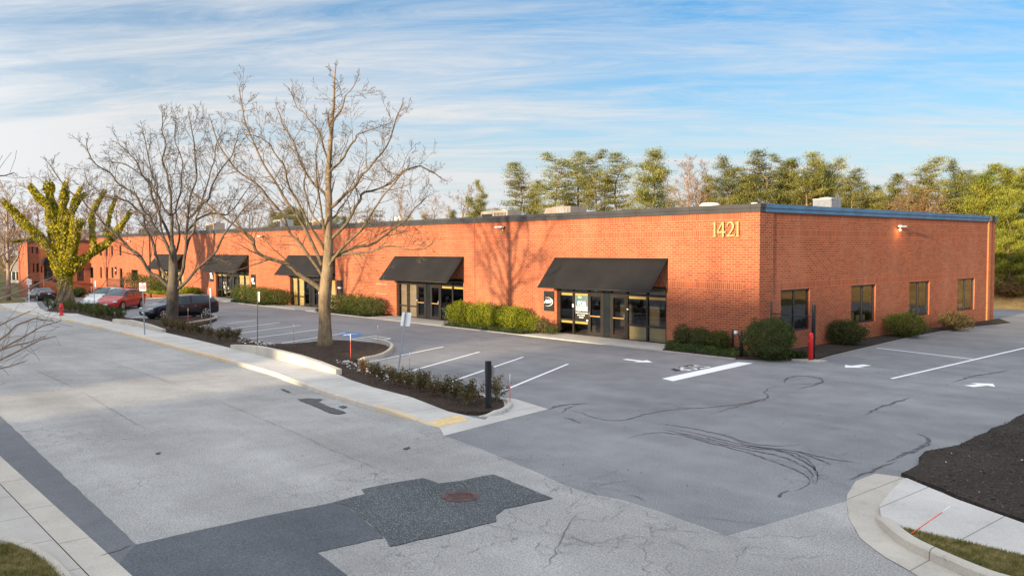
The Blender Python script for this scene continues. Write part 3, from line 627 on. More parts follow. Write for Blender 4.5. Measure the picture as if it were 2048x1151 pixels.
for i, s_ in enumerate(st): drape('oil_stain', refine(gpl(s_), .12, .03, seed=60+i), .0215, M['stain'], label=['dark oil stain near the kerb', 'small oil spot beside the larger stain', 'small dark fleck in the middle of the road', 'dark fleck near the driveway joint', 'faint tar smear near the yellow kerb'][i])
# ---------------------------------------------------------------- the brick building
B = empty('brick_building', (0, 0, 0), 0, 'long single storey orange brick commercial building numbered 1421 with black awnings', 'building')
HT = 5.82; XL = -98.0; YB = 24.3
def wall_x(mb, x0, x1, y, z0, z1_, holes, t=.3, flip=False):
    """wall in plane y facing -y, holes = [(xa,xb,za,zb)]"""
    xs = sorted({x0, x1, *[h[0] for h in holes], *[h[1] for h in holes]}); zs = sorted({z0, z1_, *[h[2] for h in holes], *[h[3] for h in holes]})
    for a, b in zip(xs, xs[1:]):
        for c, d in zip(zs, zs[1:]):
            if any(h[0] <= (a+b)/2 <= h[1] and h[2] <= (c+d)/2 <= h[3] for h in holes): continue
            mb.quad((a, y, c), (b, y, c), (b, y, d), (a, y, d))
    for xa, xb, za, zb in holes:
        mb.quad((xa, y, za), (xa, y, zb), (xa, y+t, zb), (xa, y+t, za)); mb.quad((xb, y, za), (xb, y+t, za), (xb, y+t, zb), (xb, y, zb))
        mb.quad((xa, y, zb), (xb, y, zb), (xb, y+t, zb), (xa, y+t, zb)); mb.quad((xa, y, za), (xa, y+t, za), (xb, y+t, za), (xb, y, za))
def wall_y(mb, y0, y1, x, z0, z1_, holes, t=.3):
    ys = sorted({y0, y1, *[h[0] for h in holes], *[h[1] for h in holes]}); zs = sorted({z0, z1_, *[h[2] for h in holes], *[h[3] for h in holes]})
    for a, b in zip(ys, ys[1:]):
        for c, d in zip(zs, zs[1:]):
            if any(h[0] <= (a+b)/2 <= h[1] and h[2] <= (c+d)/2 <= h[3] for h in holes): continue
            mb.quad((x, a, c), (x, b, c), (x, b, d), (x, a, d))
    for ya, yb, za, zb in holes:
        mb.quad((x, ya, za), (x-t, ya, za), (x-t, ya, zb), (x, ya, zb)); mb.quad((x, yb, za), (x, yb, zb), (x-t, yb, zb), (x-t, yb, za))
        mb.quad((x, ya, zb), (x-t, ya, zb), (x-t, yb, zb), (x, yb, zb)); mb.quad((x, ya, za), (x, yb, za), (x-t, yb, za), (x-t, ya, za))
SF = [(-11.88, -4.78), (-26.75, -19.7), (-41.75, -34.7), (-56.5, -49.3), (-71.6, -64.5)]
FWN = []
def fwin(a, b): 
    p, q = onplane(a[0], a[1], 1, 0), onplane(b[0], b[1], 1, 0); FWN.append((p.x, q.x, q.z, p.z))
fwin((262.5, 539), (276.5, 561)); 
for x0, x1 in ((180, 187), (200, 204), (211.6, 216), (222.5, 227)): fwin((x0, 534), (x1, 556))
for x0, x1 in ((199, 203.6), (211, 215.5), (222, 226), (238.5, 243)): fwin((x0, 491), (x1, 511))
dr = (onplane(239, 537, 1, 0).x, onplane(244.5, 537, 1, 0).x, -.05, 2.2)
mb = MB(); wall_x(mb, XL, -.75, 0, -2.0, HT, [(a, b, .0, 2.6) for a, b in SF]+FWN+[dr]); mb.build('wall', M['brick'], B)
SW = [(1.61, 3.9), (7.5, 9.86), (13.4, 15.75), (19.25, 21.6)]
mb = MB(); wall_y(mb, .95, YB-1.0, -.03, -1, HT, [(a, b, .78, 2.56) for a, b in SW]); mb.build('wall', M['brick'], B)['label'] = 'shaded side wall with four dark windows'
mb = MB(); mb.box((-.75, -.03, -1), (0, .95, HT)); mb.build('corner_pier', M['brick_plain'], B)
mb = MB(); mb.box((-.5, YB-1.0, -1), (.05, YB-.62, HT)); o = mb.build('end_pier', M['brick_rust'], B); o['label'] = 'rust stained end pier'
mb = MB(); mb.box((-.5, YB-.62, -1), (.02, YB, HT)); mb.build('end_pier', M['brick_plain'], B)
mb = MB(); mb.quad((XL, YB, -2), (XL, YB, HT), (-.5, YB, HT), (-.5, YB, -2)); mb.quad((XL, 0, -2), (XL, 0, HT), (XL, YB, HT), (XL, YB, -2)); mb.build('wall', M['brick_plain'], B)
mb = MB(); mb.quad((XL, .05, 5.7), (-.1, .05, 5.7), (-.1, YB-.05, 5.7), (XL, YB-.05, 5.7)); mb.build('roof', M['roof'], B)
# fascia : two lapped courses, black along the front and blue along the side, split by seams
def fasc(name, a, b, ax, mat, label=None):
    mb = MB(); step = 3.05; k = a
    while k < b-.01:
        e_ = min(b, k+step-.012)
        for z0, z1_, pr in ((5.79, 5.955, .05), (5.958, 6.12, .085)):
            if ax == 0: mb.box((k, -pr-.03, z0), (e_, .22, z1_))
            else: mb.box((-.24, k, z0), (pr, e_, z1_))
        k += step
    o = mb.build(name, mat, B); 
    if label: o['label'] = label
fasc('fascia', XL, -.23, 0, M['roof_black'], 'black front fascia')
mb = MB()
for z0, z1_, pr in ((5.79, 5.955, .052), (5.958, 6.122, .088)): mb.box((-.228, -pr-.03, z0), (pr, .28, z1_))
mb.build('fascia_corner', M['roof_black'], B)
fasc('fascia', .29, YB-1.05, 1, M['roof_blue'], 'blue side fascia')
mb = MB()
mb.box((-.3, YB-1.04, 5.79), (.22, YB-.6, 6.13)); mb.build('fascia_end_cap', M['black'], B)
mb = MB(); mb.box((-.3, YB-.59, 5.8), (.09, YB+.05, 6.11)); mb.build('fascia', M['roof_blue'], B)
# small roof parapet to hide the far side
mb = MB(); mb.box((XL, YB-.2, 5.6), (-.4, YB-.02, 5.86)); mb.build('parapet', M['roof_black'], B)
# storefronts
FR = [0, .151, .302, .438, .513, .655, .827, 1.0]; KIND = ['p', 'p', 'd', 'x', 'd', 'p', 'p']
for si, (xa, xb) in enumerate(SF):
    w = xb-xa; y = .16
    S = empty('storefront', (xa, y, 0)); S.parent = B; S['label'] = 'dark bronze storefront %s' % ['with the lease poster', 'next right of the small plaque', 'behind the front tree', 'with yellow blinds and two plaques', 'behind the farther bare tree'][si]
    fr = MB(); X = [xa+w*f for f in FR]
    hy = .045
    for i, x in enumerate(X):
        ww = .05 if 0 < i < 7 else .07; x_ = min(max(x, xa+ww), xb-ww); fr.box((x_-ww, y-hy, 0), (x_+ww, y+hy, 2.6))
    for i, k in enumerate(KIND):
        a, b = X[i]+.05, X[i+1]-.05
        if k != 'x':
            fr.box((a, y-hy+.004, 2.10), (b, y+hy-.004, 2.2)); fr.box((a, y-hy+.004, 2.52), (b, y+hy-.004, 2.6))
        fr.box((a, y-hy+.004, 0), (b, y+hy-.004, .07 if k == 'p' else .03))
        if k == 'p': fr.box((a, y-hy+.004, .70), (b, y+hy-.004, .78))
    fr.build('frame', M['bronze'], S)
    g = MB(); g.quad((xa+.05, y+.01, .04), (xb-.05, y+.01, .04), (xb-.05, y+.01, 2.56), (xa+.05, y+.01, 2.56)); g.build('pane', M['glass'], S)
    mb = MB(); mb.box((X[3]+.05, y-.02, .03), (X[4]-.05, y+.04, 2.6)); mb.build('black_panel', M['blackpanel'], S)
    for i, k in enumerate(KIND):
        a, b = X[i]+.05, X[i+1]-.05
        if k == 'd':
            d_ = MB(); t = .10; yy = y-.035
            d_.box((a, yy-.02, .035), (a+t, yy+.02, 2.10)); d_.box((b-t, yy-.02, .035), (b, yy+.02, 2.10)); d_.box((a+t, yy-.02, 1.98), (b-t, yy+.02, 2.10)); d_.box((a+t, yy-.02, .035), (b-t, yy+.02, .24))
            d_.build('door', M['bronze'], S)
            hd = MB(); hd.box((a+t, yy-.05, 1.0), (b-t, yy-.025, 1.04)); hd.build('push_bar', M['gold'] if si < 2 else M['bronze'], S)
            hd = MB(); hx = b-.06 if i == 4 else a+.06; hd.tube([(hx, yy-.03, .95), (hx, yy-.08, .97), (hx, yy-.08, 1.22), (hx, yy-.03, 1.24)], .014, 6); hd.build('door_handle', M['chrome'], S)
    # blinds and tan panels behind the glass
    bl = MB()
    tan = {0: (5, 6), 1: (), 2: (0, 1, 5, 6), 3: (5, 6), 4: (0, 1, 5, 6)}[si]
    for i, k in enumerate(KIND):
        a, b = X[i]+.05, X[i+1]-.05
        if k == 'p':
            if i in tan:
                bl.box((a, y+.09, .06), (b, y+.11, .70)); bl.box((a, y+.09, 2.2), (b, y+.11, 2.52))
                if si in (2, 3, 4): bl.box((a, y+.09, .78), (b, y+.11, 2.10))
            elif si == 1:
                if i < 2: bl.box((a, y+.14, .06), (b, y+.16, 2.1))
    for q in range(0, len(bl.v), 8):
        m2 = MB(); m2.add(bl.v[q:q+8], bl.f[:6]); m2.build('blind', M['tanmetal'] if si == 1 else M['blind'], S)
    hb = MB()
    for i, k in enumerate(KIND):
        a, b = X[i]+.05, X[i+1]-.05
        if k == 'p' and not (si == 1 and i < 2):
            hb.box((a, y+.055, 1.97), (b, y+.085, 2.10))
            if i < 2 and si == 0: hb.box((a, y+.055, .58), (b, y+.085, .70))
    for q in range(0, len(hb.v), 8):
        m2 = MB(); m2.add(hb.v[q:q+8], hb.f[:6]); m2.build('blind_rail', M['blindlit'], S)
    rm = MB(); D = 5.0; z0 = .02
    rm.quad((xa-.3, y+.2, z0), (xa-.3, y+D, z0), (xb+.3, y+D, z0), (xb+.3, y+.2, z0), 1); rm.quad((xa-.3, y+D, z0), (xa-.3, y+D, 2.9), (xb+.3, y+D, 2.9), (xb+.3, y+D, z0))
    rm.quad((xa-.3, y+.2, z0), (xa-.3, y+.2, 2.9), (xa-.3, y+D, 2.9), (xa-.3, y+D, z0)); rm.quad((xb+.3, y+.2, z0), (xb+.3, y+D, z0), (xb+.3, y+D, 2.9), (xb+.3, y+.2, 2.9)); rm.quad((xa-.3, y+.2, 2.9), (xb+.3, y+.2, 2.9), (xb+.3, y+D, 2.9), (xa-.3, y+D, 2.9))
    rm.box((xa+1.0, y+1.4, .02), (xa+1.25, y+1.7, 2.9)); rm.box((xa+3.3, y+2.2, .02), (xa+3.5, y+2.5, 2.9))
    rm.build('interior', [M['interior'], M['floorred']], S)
    if si in (3,):
        rr = random.Random(4)
        for _ in range(14):
            x_ = rr.uniform(xa+.3, xa+2.2); z_ = rr.uniform(.2, 1.8); MB().box((x_, y+.4, z_), (x_+rr.uniform(.1, .35), y+.5, z_+rr.uniform(.08, .3))).build('display_box', M['white'], S)
    if si == 0:
        p0, p1 = X[1]+.08, X[2]-.07
        po = MB(); po.quad((p0, y-.05+.058, .80), (p1, y+.008, .80), (p1, y+.008, 2.0), (p0, y+.008, 2.0))
        o = po.build('lease_poster', plain('poster_ground', (.11, .16, .19), .6, 0, .08, 3), S); o['label'] = 'pale blue and black FOR LEASE poster'
        yy = y+.004; T4 = lambda x, z, dy=0: Matrix(((1, 0, 0, x), (0, 0, -1, yy-dy), (0, 1, 0, z), (0, 0, 0, 1)))
        mb = MB(); mb.quad((p0, yy, .80), (p1, yy, .80), (p1, yy, 1.2), (p0, yy, 1.2)); mb.build('poster_band', M['black'], S)
        tl = MB(); cx, cz, ro, ri = (p0+p1)/2-.02, 1.66, .34, .22
        an = [R(40+i*14) for i in range(21)]; vs = []
        for a in an: vs += [(cx+ro*math.cos(a), yy, cz+ro*.9*math.sin(a)), (cx+ri*math.cos(a), yy, cz+ri*.9*math.sin(a))]
        tl.add(vs, [(2*i, 2*i+1, 2*i+3, 2*i+2) for i in range(20)]); tl.build('poster_arc', plain('teal_ink', (.03, .17, .26), .6), S)
        mb = MB(); mb.quad((cx-.25, yy-.002, 1.87), (cx+.02, yy-.002, 1.87), (cx+.02, yy-.002, 1.93), (cx-.17, yy-.002, 1.98)); mb.build('poster_bird', M['blindlit'], S)
        textobj('poster_lettering', 'FOR', .30, M['white'], T4((p0+p1)/2+.02, 1.58, .006), S, bold=.012)
        textobj('poster_lettering', 'LEASE', .29, M['white'], T4((p0+p1)/2+.03, 1.33, .006), S, bold=.012)
        rr = random.Random(3)
        for z_, x_, e_ in ((1.10, p0+.06, p1-.06), (.99, p0+.18, p1-.22), (.88, p0+.3, p1-.34)):
            mb = MB()
            while x_ < e_: q = rr.uniform(.02, .05); mb.quad((x_, yy-.005, z_), (x_+q, yy-.005, z_), (x_+q, yy-.005, z_+.045), (x_, yy-.005, z_+.045)); x_ += q+.012
            mb.build('poster_small_print', M['white'], S)
        textobj('suite_number', '130', .17, M['white'], Matrix(((1, 0, 0, (X[2]+X[3])/2), (0, 0, -1, y-.052), (0, 1, 0, 2.31), (0, 0, 0, 1))), S, bold=.006)
        mb = MB(); mb.box((X[1]-.05, y-.06, 1.40), (X[1]+.05, y-.047, 1.55)); mb.box((X[2]-.14, y-.06, .73), (X[2]-.02, y-.047, .82)); mb.box((X[5]+.0, y-.06, 1.45), (X[5]+.1, y-.047, 1.5))
        for q in range(0, len(mb.v), 8): m2 = MB(); m2.add(mb.v[q:q+8], mb.f[:6]); m2.build('door_sticker', M['white'], S)
    # awning
    t0, t1 = xa-.1, xb+.1; zt, zb_, pr = 3.88, 2.41, 1.22
    AW = empty('awning', (t0, 0, zb_)); AW.parent = B
    mb = MB(); nx, nz = 14, 5; vs = []; rr = random.Random(si)
    for j in range(nz+1):
        for i in range(nx+1):
            u, v = i/nx, j/nz; sag = .02*math.sin(math.pi*v)*math.sin(u*math.pi*4)**2
            vs.append((t0+(t1-t0)*u, -.03-pr*v+sag*.7, zt+(zb_-zt)*v-sag))
    fs = [(j*(nx+1)+i, (j+1)*(nx+1)+i, (j+1)*(nx+1)+i+1, j*(nx+1)+i+1) for j in range(nz) for i in range(nx)]
    mb.add(vs, fs, smooth=True); n_ = len(vs)
    mb.quad((t0, -.03-pr, zb_), (t1, -.03-pr, zb_), (t1, -.03-pr, zb_-.03), (t0, -.03-pr, zb_-.03))
    o = mb.build('canopy', M['awning'], AW); md = o.modifiers.new('s', 'SOLIDIFY'); md.thickness = .012; md.offset = -1
    mb = MB()
    for x in (t0+.04, (t0+t1)/2, t1-.04):
        mb.tube([(x, -.02, zt-.05), (x, -.02, zb_), (x, -pr, zb_+.02)], .018, 5); mb.tube([(x, -.03, zt-.06), (x, -pr+.02, zb_+.02)], .018, 5); mb.tube([(x, -.03, zb_+.05), (x, -pr*.5, zb_+.72)], .012, 5)
    mb.tube([(t0+.04, -pr, zb_+.02), (t1-.04, -pr, zb_+.02)], .018, 5); mb.tube([(t0+.04, -.03, zb_), (t1-.04, -.03, zb_)], .018, 5)
    mb.build('awning_frame', M['black'], AW)
# side windows
for i, (a, b) in enumerate(SW):
    W = empty('window', (-.15, a, .78)); W.parent = B
    mb = MB(); x0, x1 = -.20, -.10; t = .08; m_ = (a+b)/2
    mb.box((x0, a, .78), (x1, a+t, 2.56)); mb.box((x0, b-t, .78), (x1, b, 2.56)); mb.box((x0+.003, a+t, .78), (x1-.003, b-t, .78+t)); mb.box((x0+.003, a+t, 2.56-t), (x1-.003, b-t, 2.56)); mb.box((x0+.003, m_-.05, .78+t), (x1-.003, m_+.05, 2.56-t)); mb.build('window_frame', M['black'], W)
    mb = MB(); mb.quad((-.14, a+.02, .8), (-.14, b-.02, .8), (-.14, b-.02, 2.54), (-.14, a+.02, 2.54)); mb.build('pane', M['glass'], W)
    mb = MB(); mb.quad((-.35, a-.3, .5), (-2.5, a-.3, .5), (-2.5, a-.3, 2.9), (-.35, a-.3, 2.9)); mb.quad((-2.5, a-.3, .5), (-2.5, b+.3, .5), (-2.5, b+.3, 2.9), (-2.5, a-.3, 2.9)); mb.quad((-.35, b+.3, .5), (-.35, b+.3, 2.9), (-2.5, b+.3, 2.9), (-2.5, b+.3, .5)); mb.quad((-.35, a-.3, .6), (-.35, b+.3, .6), (-2.5, b+.3, .6), (-2.5, a-.3, .6)); mb.quad((-.35, a-.3, 2.85), (-.35, b+.3, 2.85), (-2.5, b+.3, 2.85), (-2.5, a-.3, 2.85))
    mb.build('interior', M['interior'], W)
    if i == 0:
        for cy, cz in ((2.0, 1.78), (3.05, 1.66)):
            mb = MB()
            for k in range(8):
                q = k*math.pi/4; mb.tube([(-.32, cy+.035*math.cos(q), cz+.035*math.sin(q)), (-.32, cy+.10*math.cos(q), cz+.10*math.sin(q))], .014, 4)
            mb.tube([(-.32, cy+.13*math.cos(k*math.pi/8), cz+.13*math.sin(k*math.pi/8)) for k in range(17)], .01, 4)
            mb.build('wheel_ornament', M['gold'], W)
    mb = MB(); 
    if i in (1, 2, 3): mb.box((-.6, a+.1, .62), (-.5, m_, 1.25)); mb.box((-.6, m_+.2, .62), (-.5, b-.1, 1.1)); mb.build('pale_blind', M['blind'], W)
# windows of the two storey part on the left
for k, (a, b, c, d) in enumerate(FWN+[dr]):
    isd = (a, b, c, d) == dr
    W = empty('door' if isd else 'window', (a, .1, c)); W.parent = B
    mb = MB(); t = .07; mb.box((a, .10, c), (a+t, .18, d)); mb.box((b-t, .10, c), (b, .18, d)); mb.box((a+t, .103, c), (b-t, .177, c+t)); mb.box((a+t, .103, d-t), (b-t, .177, d))
    if b-a > 1.5: mb.box(((a+b)/2-.04, .103, c+t), ((a+b)/2+.04, .177, d-t))
    mb.build('window_frame' if not isd else 'door_frame', M['bronze'], W)
    mb = MB(); mb.quad((a, .15, c), (b, .15, c), (b, .15, d), (a, .15, d)); mb.build('pane', M['glass'], W)
    mb = MB(); mb.quad((a-.2, 1.2, c-.3), (b+.2, 1.2, c-.3), (b+.2, 1.2, d+.3), (a-.2, 1.2, d+.3)); mb.build('interior', M['interior'], W)
    if k == 0:
        mb = MB(); rr = random.Random(8)
        for _ in range(10): z_ = rr.uniform(c+.2, d-.3); mb.box(((a+b)/2+.1+rr.uniform(0, .3), .25, z_), ((a+b)/2+.5, .27, z_+.12))
        mb.build('window_sticker', M['white'], W)
# plaques
def plaque(x, z, w, h, label, lines, seed):
    P = empty('sign_plaque', (x, 0, z)); P.parent = B; P['label'] = label
    mb = MB(); mb.box((x-w/2, -.05, z-h/2), (x+w/2, -.004, z+h/2)); mb.build('panel', M['black'], P)
    if lines:
        mb = MB(); rr = random.Random(seed)
        for (zz, hh, a, b) in lines:
            x_ = x-w/2+w*a
            while x_ < x-w/2+w*b: q = hh*rr.uniform(.4, .9); mb.quad((x_, -.055, z+zz*h), (x_+q, -.055, z+zz*h), (x_+q, -.055, z+zz*h+hh*rr.uniform(.6, 1)), (x_, -.055, z+zz*h+hh)); x_ += q+hh*.25
        mb.build('lettering', M['white'], P)
    return P
P = plaque(-12.42, 1.63, .74, 1.02, 'black plaque with white ASAP logo', [], 0)
textobj('lettering', 'ASAP', .24, M['white'], Matrix(((1.0, 0.1, 0, -12.46), (0, 0, -1, -.056), (0.02, 1, 0, 1.61), (0, 0, 0, 1))), P, bold=.016, shear=.35)
mb = MB(); vs = []; N_ = 22
for i in range(N_+1):
    a = R(118-i*(236/N_)); tt = math.sin(math.pi*i/N_)*.035+.004; ca, sa = math.cos(a), math.sin(a); cx, cz, rx, rz = -12.50, 1.60, .40, .23
    vs += [(cx+rx*ca, -.058, cz+rz*sa), (cx+(rx-tt*1.4)*ca, -.058, cz+(rz-tt)*sa)]
mb.add(vs, [(2*i, 2*i+2, 2*i+3, 2*i+1) for i in range(N_)]); mb.build('swoosh', M['white'], P)
plaque(-34.0, 1.62, .75, 1.05, 'black plaque beside the front tree trunk', [(-.02, .07, .3, .92), (-.06, .04, .32, .8)], 2)
p_ = bpy.data.objects.get('sign_plaque.001')
mb = MB(); mb.lathe([(.07, 0), (.07, .002)], (0, 0, 0), 12); vs = mb.v; mb.v = [(-34.24+v[0], -.057-v[2], 1.62+v[1]) for v in vs]; mb.build('emblem', M['greymetal'], p_)
plaque(-57.35, 1.95, .85, 1.05, 'black plaque left of the yellow storefront', [(.12, .16, .08, .6), (-.08, .16, .15, .8), (-.25, .12, .2, .9)], 3)
plaque(-48.35, 1.7, .85, 1.1, 'black plaque right of the yellow storefront', [(.1, .16, .05, .6), (-.05, .16, .1, .6), (-.22, .16, .25, .9)], 4)
plaque(-86.3, 1.9, .6, .95, 'small black plaque beside the upper door', [(.0, .14, .2, .8)], 5)
for z_ in (2.02, 1.38): MB().box((-29.2, -.006, z_), (-27.9, -.001, z_+.045)).build('mail_slot', M['tanmetal'], B)
# house number 1421 in serif digits, flat strokes stacked a few millimetres apart
def ribbon(mb, pts, y, d=.035):
    n = len(pts); L_, R_ = [], []
    for i, (x, z, w) in enumerate(pts):
        a = pts[max(0, i-1)]; b = pts[min(n-1, i+1)]; t = Vector((b[0]-a[0], b[1]-a[1])).normalized(); nn = Vector((-t.y, t.x))*w*.5
        L_.append((x+nn.x, z+nn.y)); R_.append((x-nn.x, z-nn.y))
    vs = []
    for (lx, lz), (rx, rz) in zip(L_, R_): vs += [(lx, y, lz), (rx, y, rz), (lx, y+d, lz), (rx, y+d, rz)]
    fs = []
    for i in range(n-1):
        o = 4*i; fs += [(o, o+1, o+5, o+4), (o+2, o+6, o+7, o+3), (o, o+4, o+6, o+2), (o+1, o+3, o+7, o+5)]
    fs += [(0, 2, 3, 1), (4*n-4, 4*n-3, 4*n-1, 4*n-2)]
    mb.add(vs, fs)
DG = {'1': [[(.5, 0, .17), (.5, .98, .17)], [(.28, .03, .06), (.72, .03, .06)], [(.24, .86, .03), (.4, .91, .06), (.5, .98, .1)]],
      '4': [[(.66, 0, .17), (.66, 1, .17)], [(.02, .31, .13), (.98, .31, .13)], [(.60, .97, .10), (.06, .33, .10)]],
      '2': [[(.10, .72, .07), (.18, .88, .10), (.38, .96, .13), (.62, .92, .17), (.76, .74, .20), (.70, .54, .17), (.45, .28, .12), (.12, .06, .09)], [(.06, .06, .13), (.5, .065, .13), (.88, .08, .12), (.97, .22, .03)]]}
xs_ = [(-2.30, .30), (-2.02, .44), (-1.56, .44), (-1.16, .30)]
for (x0, w), ch in zip(xs_, '1421'):
    mb = MB()
    for k, st_ in enumerate(DG[ch]): ribbon(mb, [(x0+(u_ if ch != '1' else (u_-.5)*1.45+.5)*w, 4.80+v_*.63, ww*.50) for u_, v_, ww in st_], -.10-.003*k)
    mb.build('house_number', M['gold'], B)
# wall lamps
def wlamp(p, dirv, lit=False):
    Lm = empty('wall_lamp', p); Lm.parent = B; n = Vector(dirv); s = Vector((0, 0, 1)).cross(n)
    P = Vector(p); mb = MB(); mb.lathe([(.07, -.1), (.075, 0), (.05, .06)], P+n*.08, 10); mb.tube([P, P+n*.25], .035, 6); mb.build('lamp_mount', M['bronze'], Lm)
    mb = MB(); q = P+n*.27; c = [q+s*a+n*b+Vector((0, 0, z)) for z in (-.03, .05) for a, b in ((-.38, -.08), (.2, -.08), (.2, .1), (-.38, .1))]
    mb.add(c, [(0, 3, 2, 1), (4, 5, 6, 7), (0, 1, 5, 4), (1, 2, 6, 5), (2, 3, 7, 6), (3, 0, 4, 7)]); mb.build('lamp_head', M['white'], Lm)
    mb = MB(); mb.lathe([(.03, -.12), (.045, -.06), (.02, 0)], P+n*.12+Vector((0, 0, -.1)), 8)
    m_ = plain('lit_bulb', (.9, .7, .4)); 
    if lit:
        bs = m_.node_tree.nodes.get('Principled BSDF'); bs.inputs['Emission Color'].default_value = (1, .72, .38, 1); bs.inputs['Emission Strength'].default_value = 6
    mb.build('bulb', m_, Lm)
    if lit:
        ld = bpy.data.lights.new('wall_lamp_light', 'POINT'); ld.energy = 6; ld.color = (1, .55, .22); ld.shadow_soft_size = .05; lo = bpy.data.objects.new('wall_lamp_light', ld); COL.objects.link(lo); lo.location = P+n*.3+Vector((0, 0, -.3))
wlamp((-16.0, 0, 5.5), (0, -1, 0)); wlamp((-46.3, 0, 5.4), (0, -1, 0)); wlamp((-80.5, 0, 5.3), (0, -1, 0)); wlamp((-.02, 12.0, 5.35), (1, 0, 0), True)
for x in (-18.6, -33.4, -48.0, -63.2): MB().box((x-.009, -.004, 0), (x+.009, -.001, 5.79)).build('control_joint', M['bronze'], B)
# downspout
mb = MB(); mb.box((-74.1, -.14, -.9), (-73.95, -.004, 5.8)); mb.build('downspout', M['rust'], B)
# raised landing and stairs on the left
ls = Vector(onplane(213, 575, 1, -2.2)); le = Vector(onplane(246, 575, 1, -2.2)); zL = .12
mb = MB(); mb.box((ls.x, -2.2, -1.6), (le.x, -.004, zL)); nst = 8
for k in range(nst): mb.box((ls.x-.35*(k+1), -2.1, -1.6), (ls.x-.35*k-.002, -.5, zL-.17*(k+1)))
mb.build('entry_stairs', M['brick_plain'], B)
mb = MB(); zt_ = zL+1.0
for x in np.linspace(ls.x, le.x, 30): mb.tube([(x, -2.15, zL), (x, -2.15, zt_)], .014, 4)
mb.tube([(ls.x, -2.15, zt_), (le.x, -2.15, zt_)], .03, 5); mb.tube([(le.x, -2.15, zt_), (le.x, -.1, zt_)], .03, 5); mb.tube([(ls.x, -2.15, zt_), (ls.x-2.8, -2.15, zt_-1.36)], .03, 5); mb.tube([(le.x, -2.15, 0), (le.x, -2.15, zt_+.2)], .05, 5)
mb.build('railing', M['black'], B)
# projecting wing at the far left
XW = -97.0; W0, W1 = -6.9, -.0; ZW = 5.35
def wy(px): return onplane(px, 540, 0, XW).y
def wz(px, py): return onplane(px, py, 0, XW).z
hol = []
for x0, x1, y0, y1 in ((64.4, 67.7, 493, 506), (72.6, 77.6, 493, 507), (66, 69, 526.5, 544), (73, 78, 526.5, 544), (82, 85, 532, 545), (66.5, 77, 562, 580), (88, 106, 526, 559), (154, 168, 535.6, 562)):
    hol.append((wy(x0), wy(x1), wz(x0, y1), wz(x0, y0)))
mb = MB(); wall_y(mb, W0, W1, XW, -2.2, ZW, [h for h in hol if h[1] < W1-.1]); mb.build('wall', M['brick_plain'], B)['label'] = 'brick wing at the far left end'
mb = MB(); mb.box((XW-6, W0, -2.2), (XW-.35, W0+.02, ZW)); mb.quad((XW-6, W0, ZW-.05), (XW, W0, ZW-.05), (XW, 0, ZW-.05), (XW-6, 0, ZW-.05)); mb.box((XW-.35, W0-.02, -2.2), (XW+.001, W0+.0, ZW)); mb.build('wing_side', M['brick_plain'], B)
mb = MB(); mb.box((XW-.1, W0-.1, ZW-.05), (XW+.08, W1, ZW+.25)); mb.build('fascia', M['roof_black'], B)
mb = MB(); mb.box((XW+.01, W0-.12, -2), (XW+.12, W0+.0, ZW)); mb.build('downspout', M['rust'], B)
for a, b, c, d in hol:
    if b > W1-.1: continue
    W = empty('window', (XW, a, c)); W.parent = B
    mb = MB(); mb.quad((XW-.2, a, c), (XW-.2, b, c), (XW-.2, b, d), (XW-.2, a, d)); mb.build('pane', M['carglass'], W)
    mb = MB(); t = .06; mb.box((XW-.18, a, c), (XW-.12, a+t, d)); mb.box((XW-.18, b-t, c), (XW-.12, b, d)); mb.box((XW-.183, a+t, d-t), (XW-.117, b-t, d)); mb.box((XW-.183, a+t, c), (XW-.117, b-t, c+t)); mb.build('window_frame', M['bronze'], W)
# arched dark awning, balcony and brick stair wall of the wing
ya, yb = wy(83), wy(100); zc = wz(90, 529); mb = MB(); vs = []; n_ = 12
for i in range(n_+1):
    a = math.pi*i/n_; y_ = (ya+yb)/2-(yb-ya)/2*math.cos(a); z_ = zc+.95*math.sin(a)
    vs += [(XW+.01, y_, z_), (XW+1.0, y_, z_-.1)]
mb.add(vs, [(2*i, 2*i+1, 2*i+3, 2*i+2) for i in range(n_)]); mb.add([(XW+1.0, (ya+yb)/2-(yb-ya)/2*math.cos(math.pi*i/n_), zc-.1+.95*math.sin(math.pi*i/n_)) for i in range(n_+1)], [tuple(range(n_+1))]); o = mb.build('arched_awning', M['awning'], B)
zb0 = wz(90, 559); mb = MB(); mb.box((XW+.0, wy(89), zb0-.15), (XW+1.4, wy(112), zb0)); 
for y_ in np.linspace(wy(89), wy(112), 16): mb.tube([(XW+1.38, y_, zb0), (XW+1.38, y_, zb0+1.0)], .02, 4)
mb.tube([(XW+1.38, wy(89), zb0+1.0), (XW+1.38, wy(112), zb0+1.0)], .03, 4); mb.build('balcony', M['black'], B)
y0_, y1_ = wy(92), wy(116); mb = MB(); za = wz(92, 561); zb_ = -1.75
x0_, x1_ = XW+1.2, XW+1.5
mb.add([(x0_, y0_-.6, zb_), (x0_, y1_, zb_), (x0_, y1_, zb_+.6), (x0_, y0_+.4, za), (x0_, y0_-.6, za), (x1_, y0_-.6, zb_), (x1_, y1_, zb_), (x1_, y1_, zb_+.6), (x1_, y0_+.4, za), (x1_, y0_-.6, za)], [(0, 1, 2, 3, 4), (9, 8, 7, 6, 5), (0, 5, 6, 1), (1, 6, 7, 2), (2, 7, 8, 3), (3, 8, 9, 4), (4, 9, 5, 0)]); mb.build('stair_wall', M['brick_plain'], B)
mb = MB(); mb.box((XW+.004, wy(101), -1.8), (XW+.06, wy(117), wz(100, 565))); mb.build('door', M['greymetal'], B)
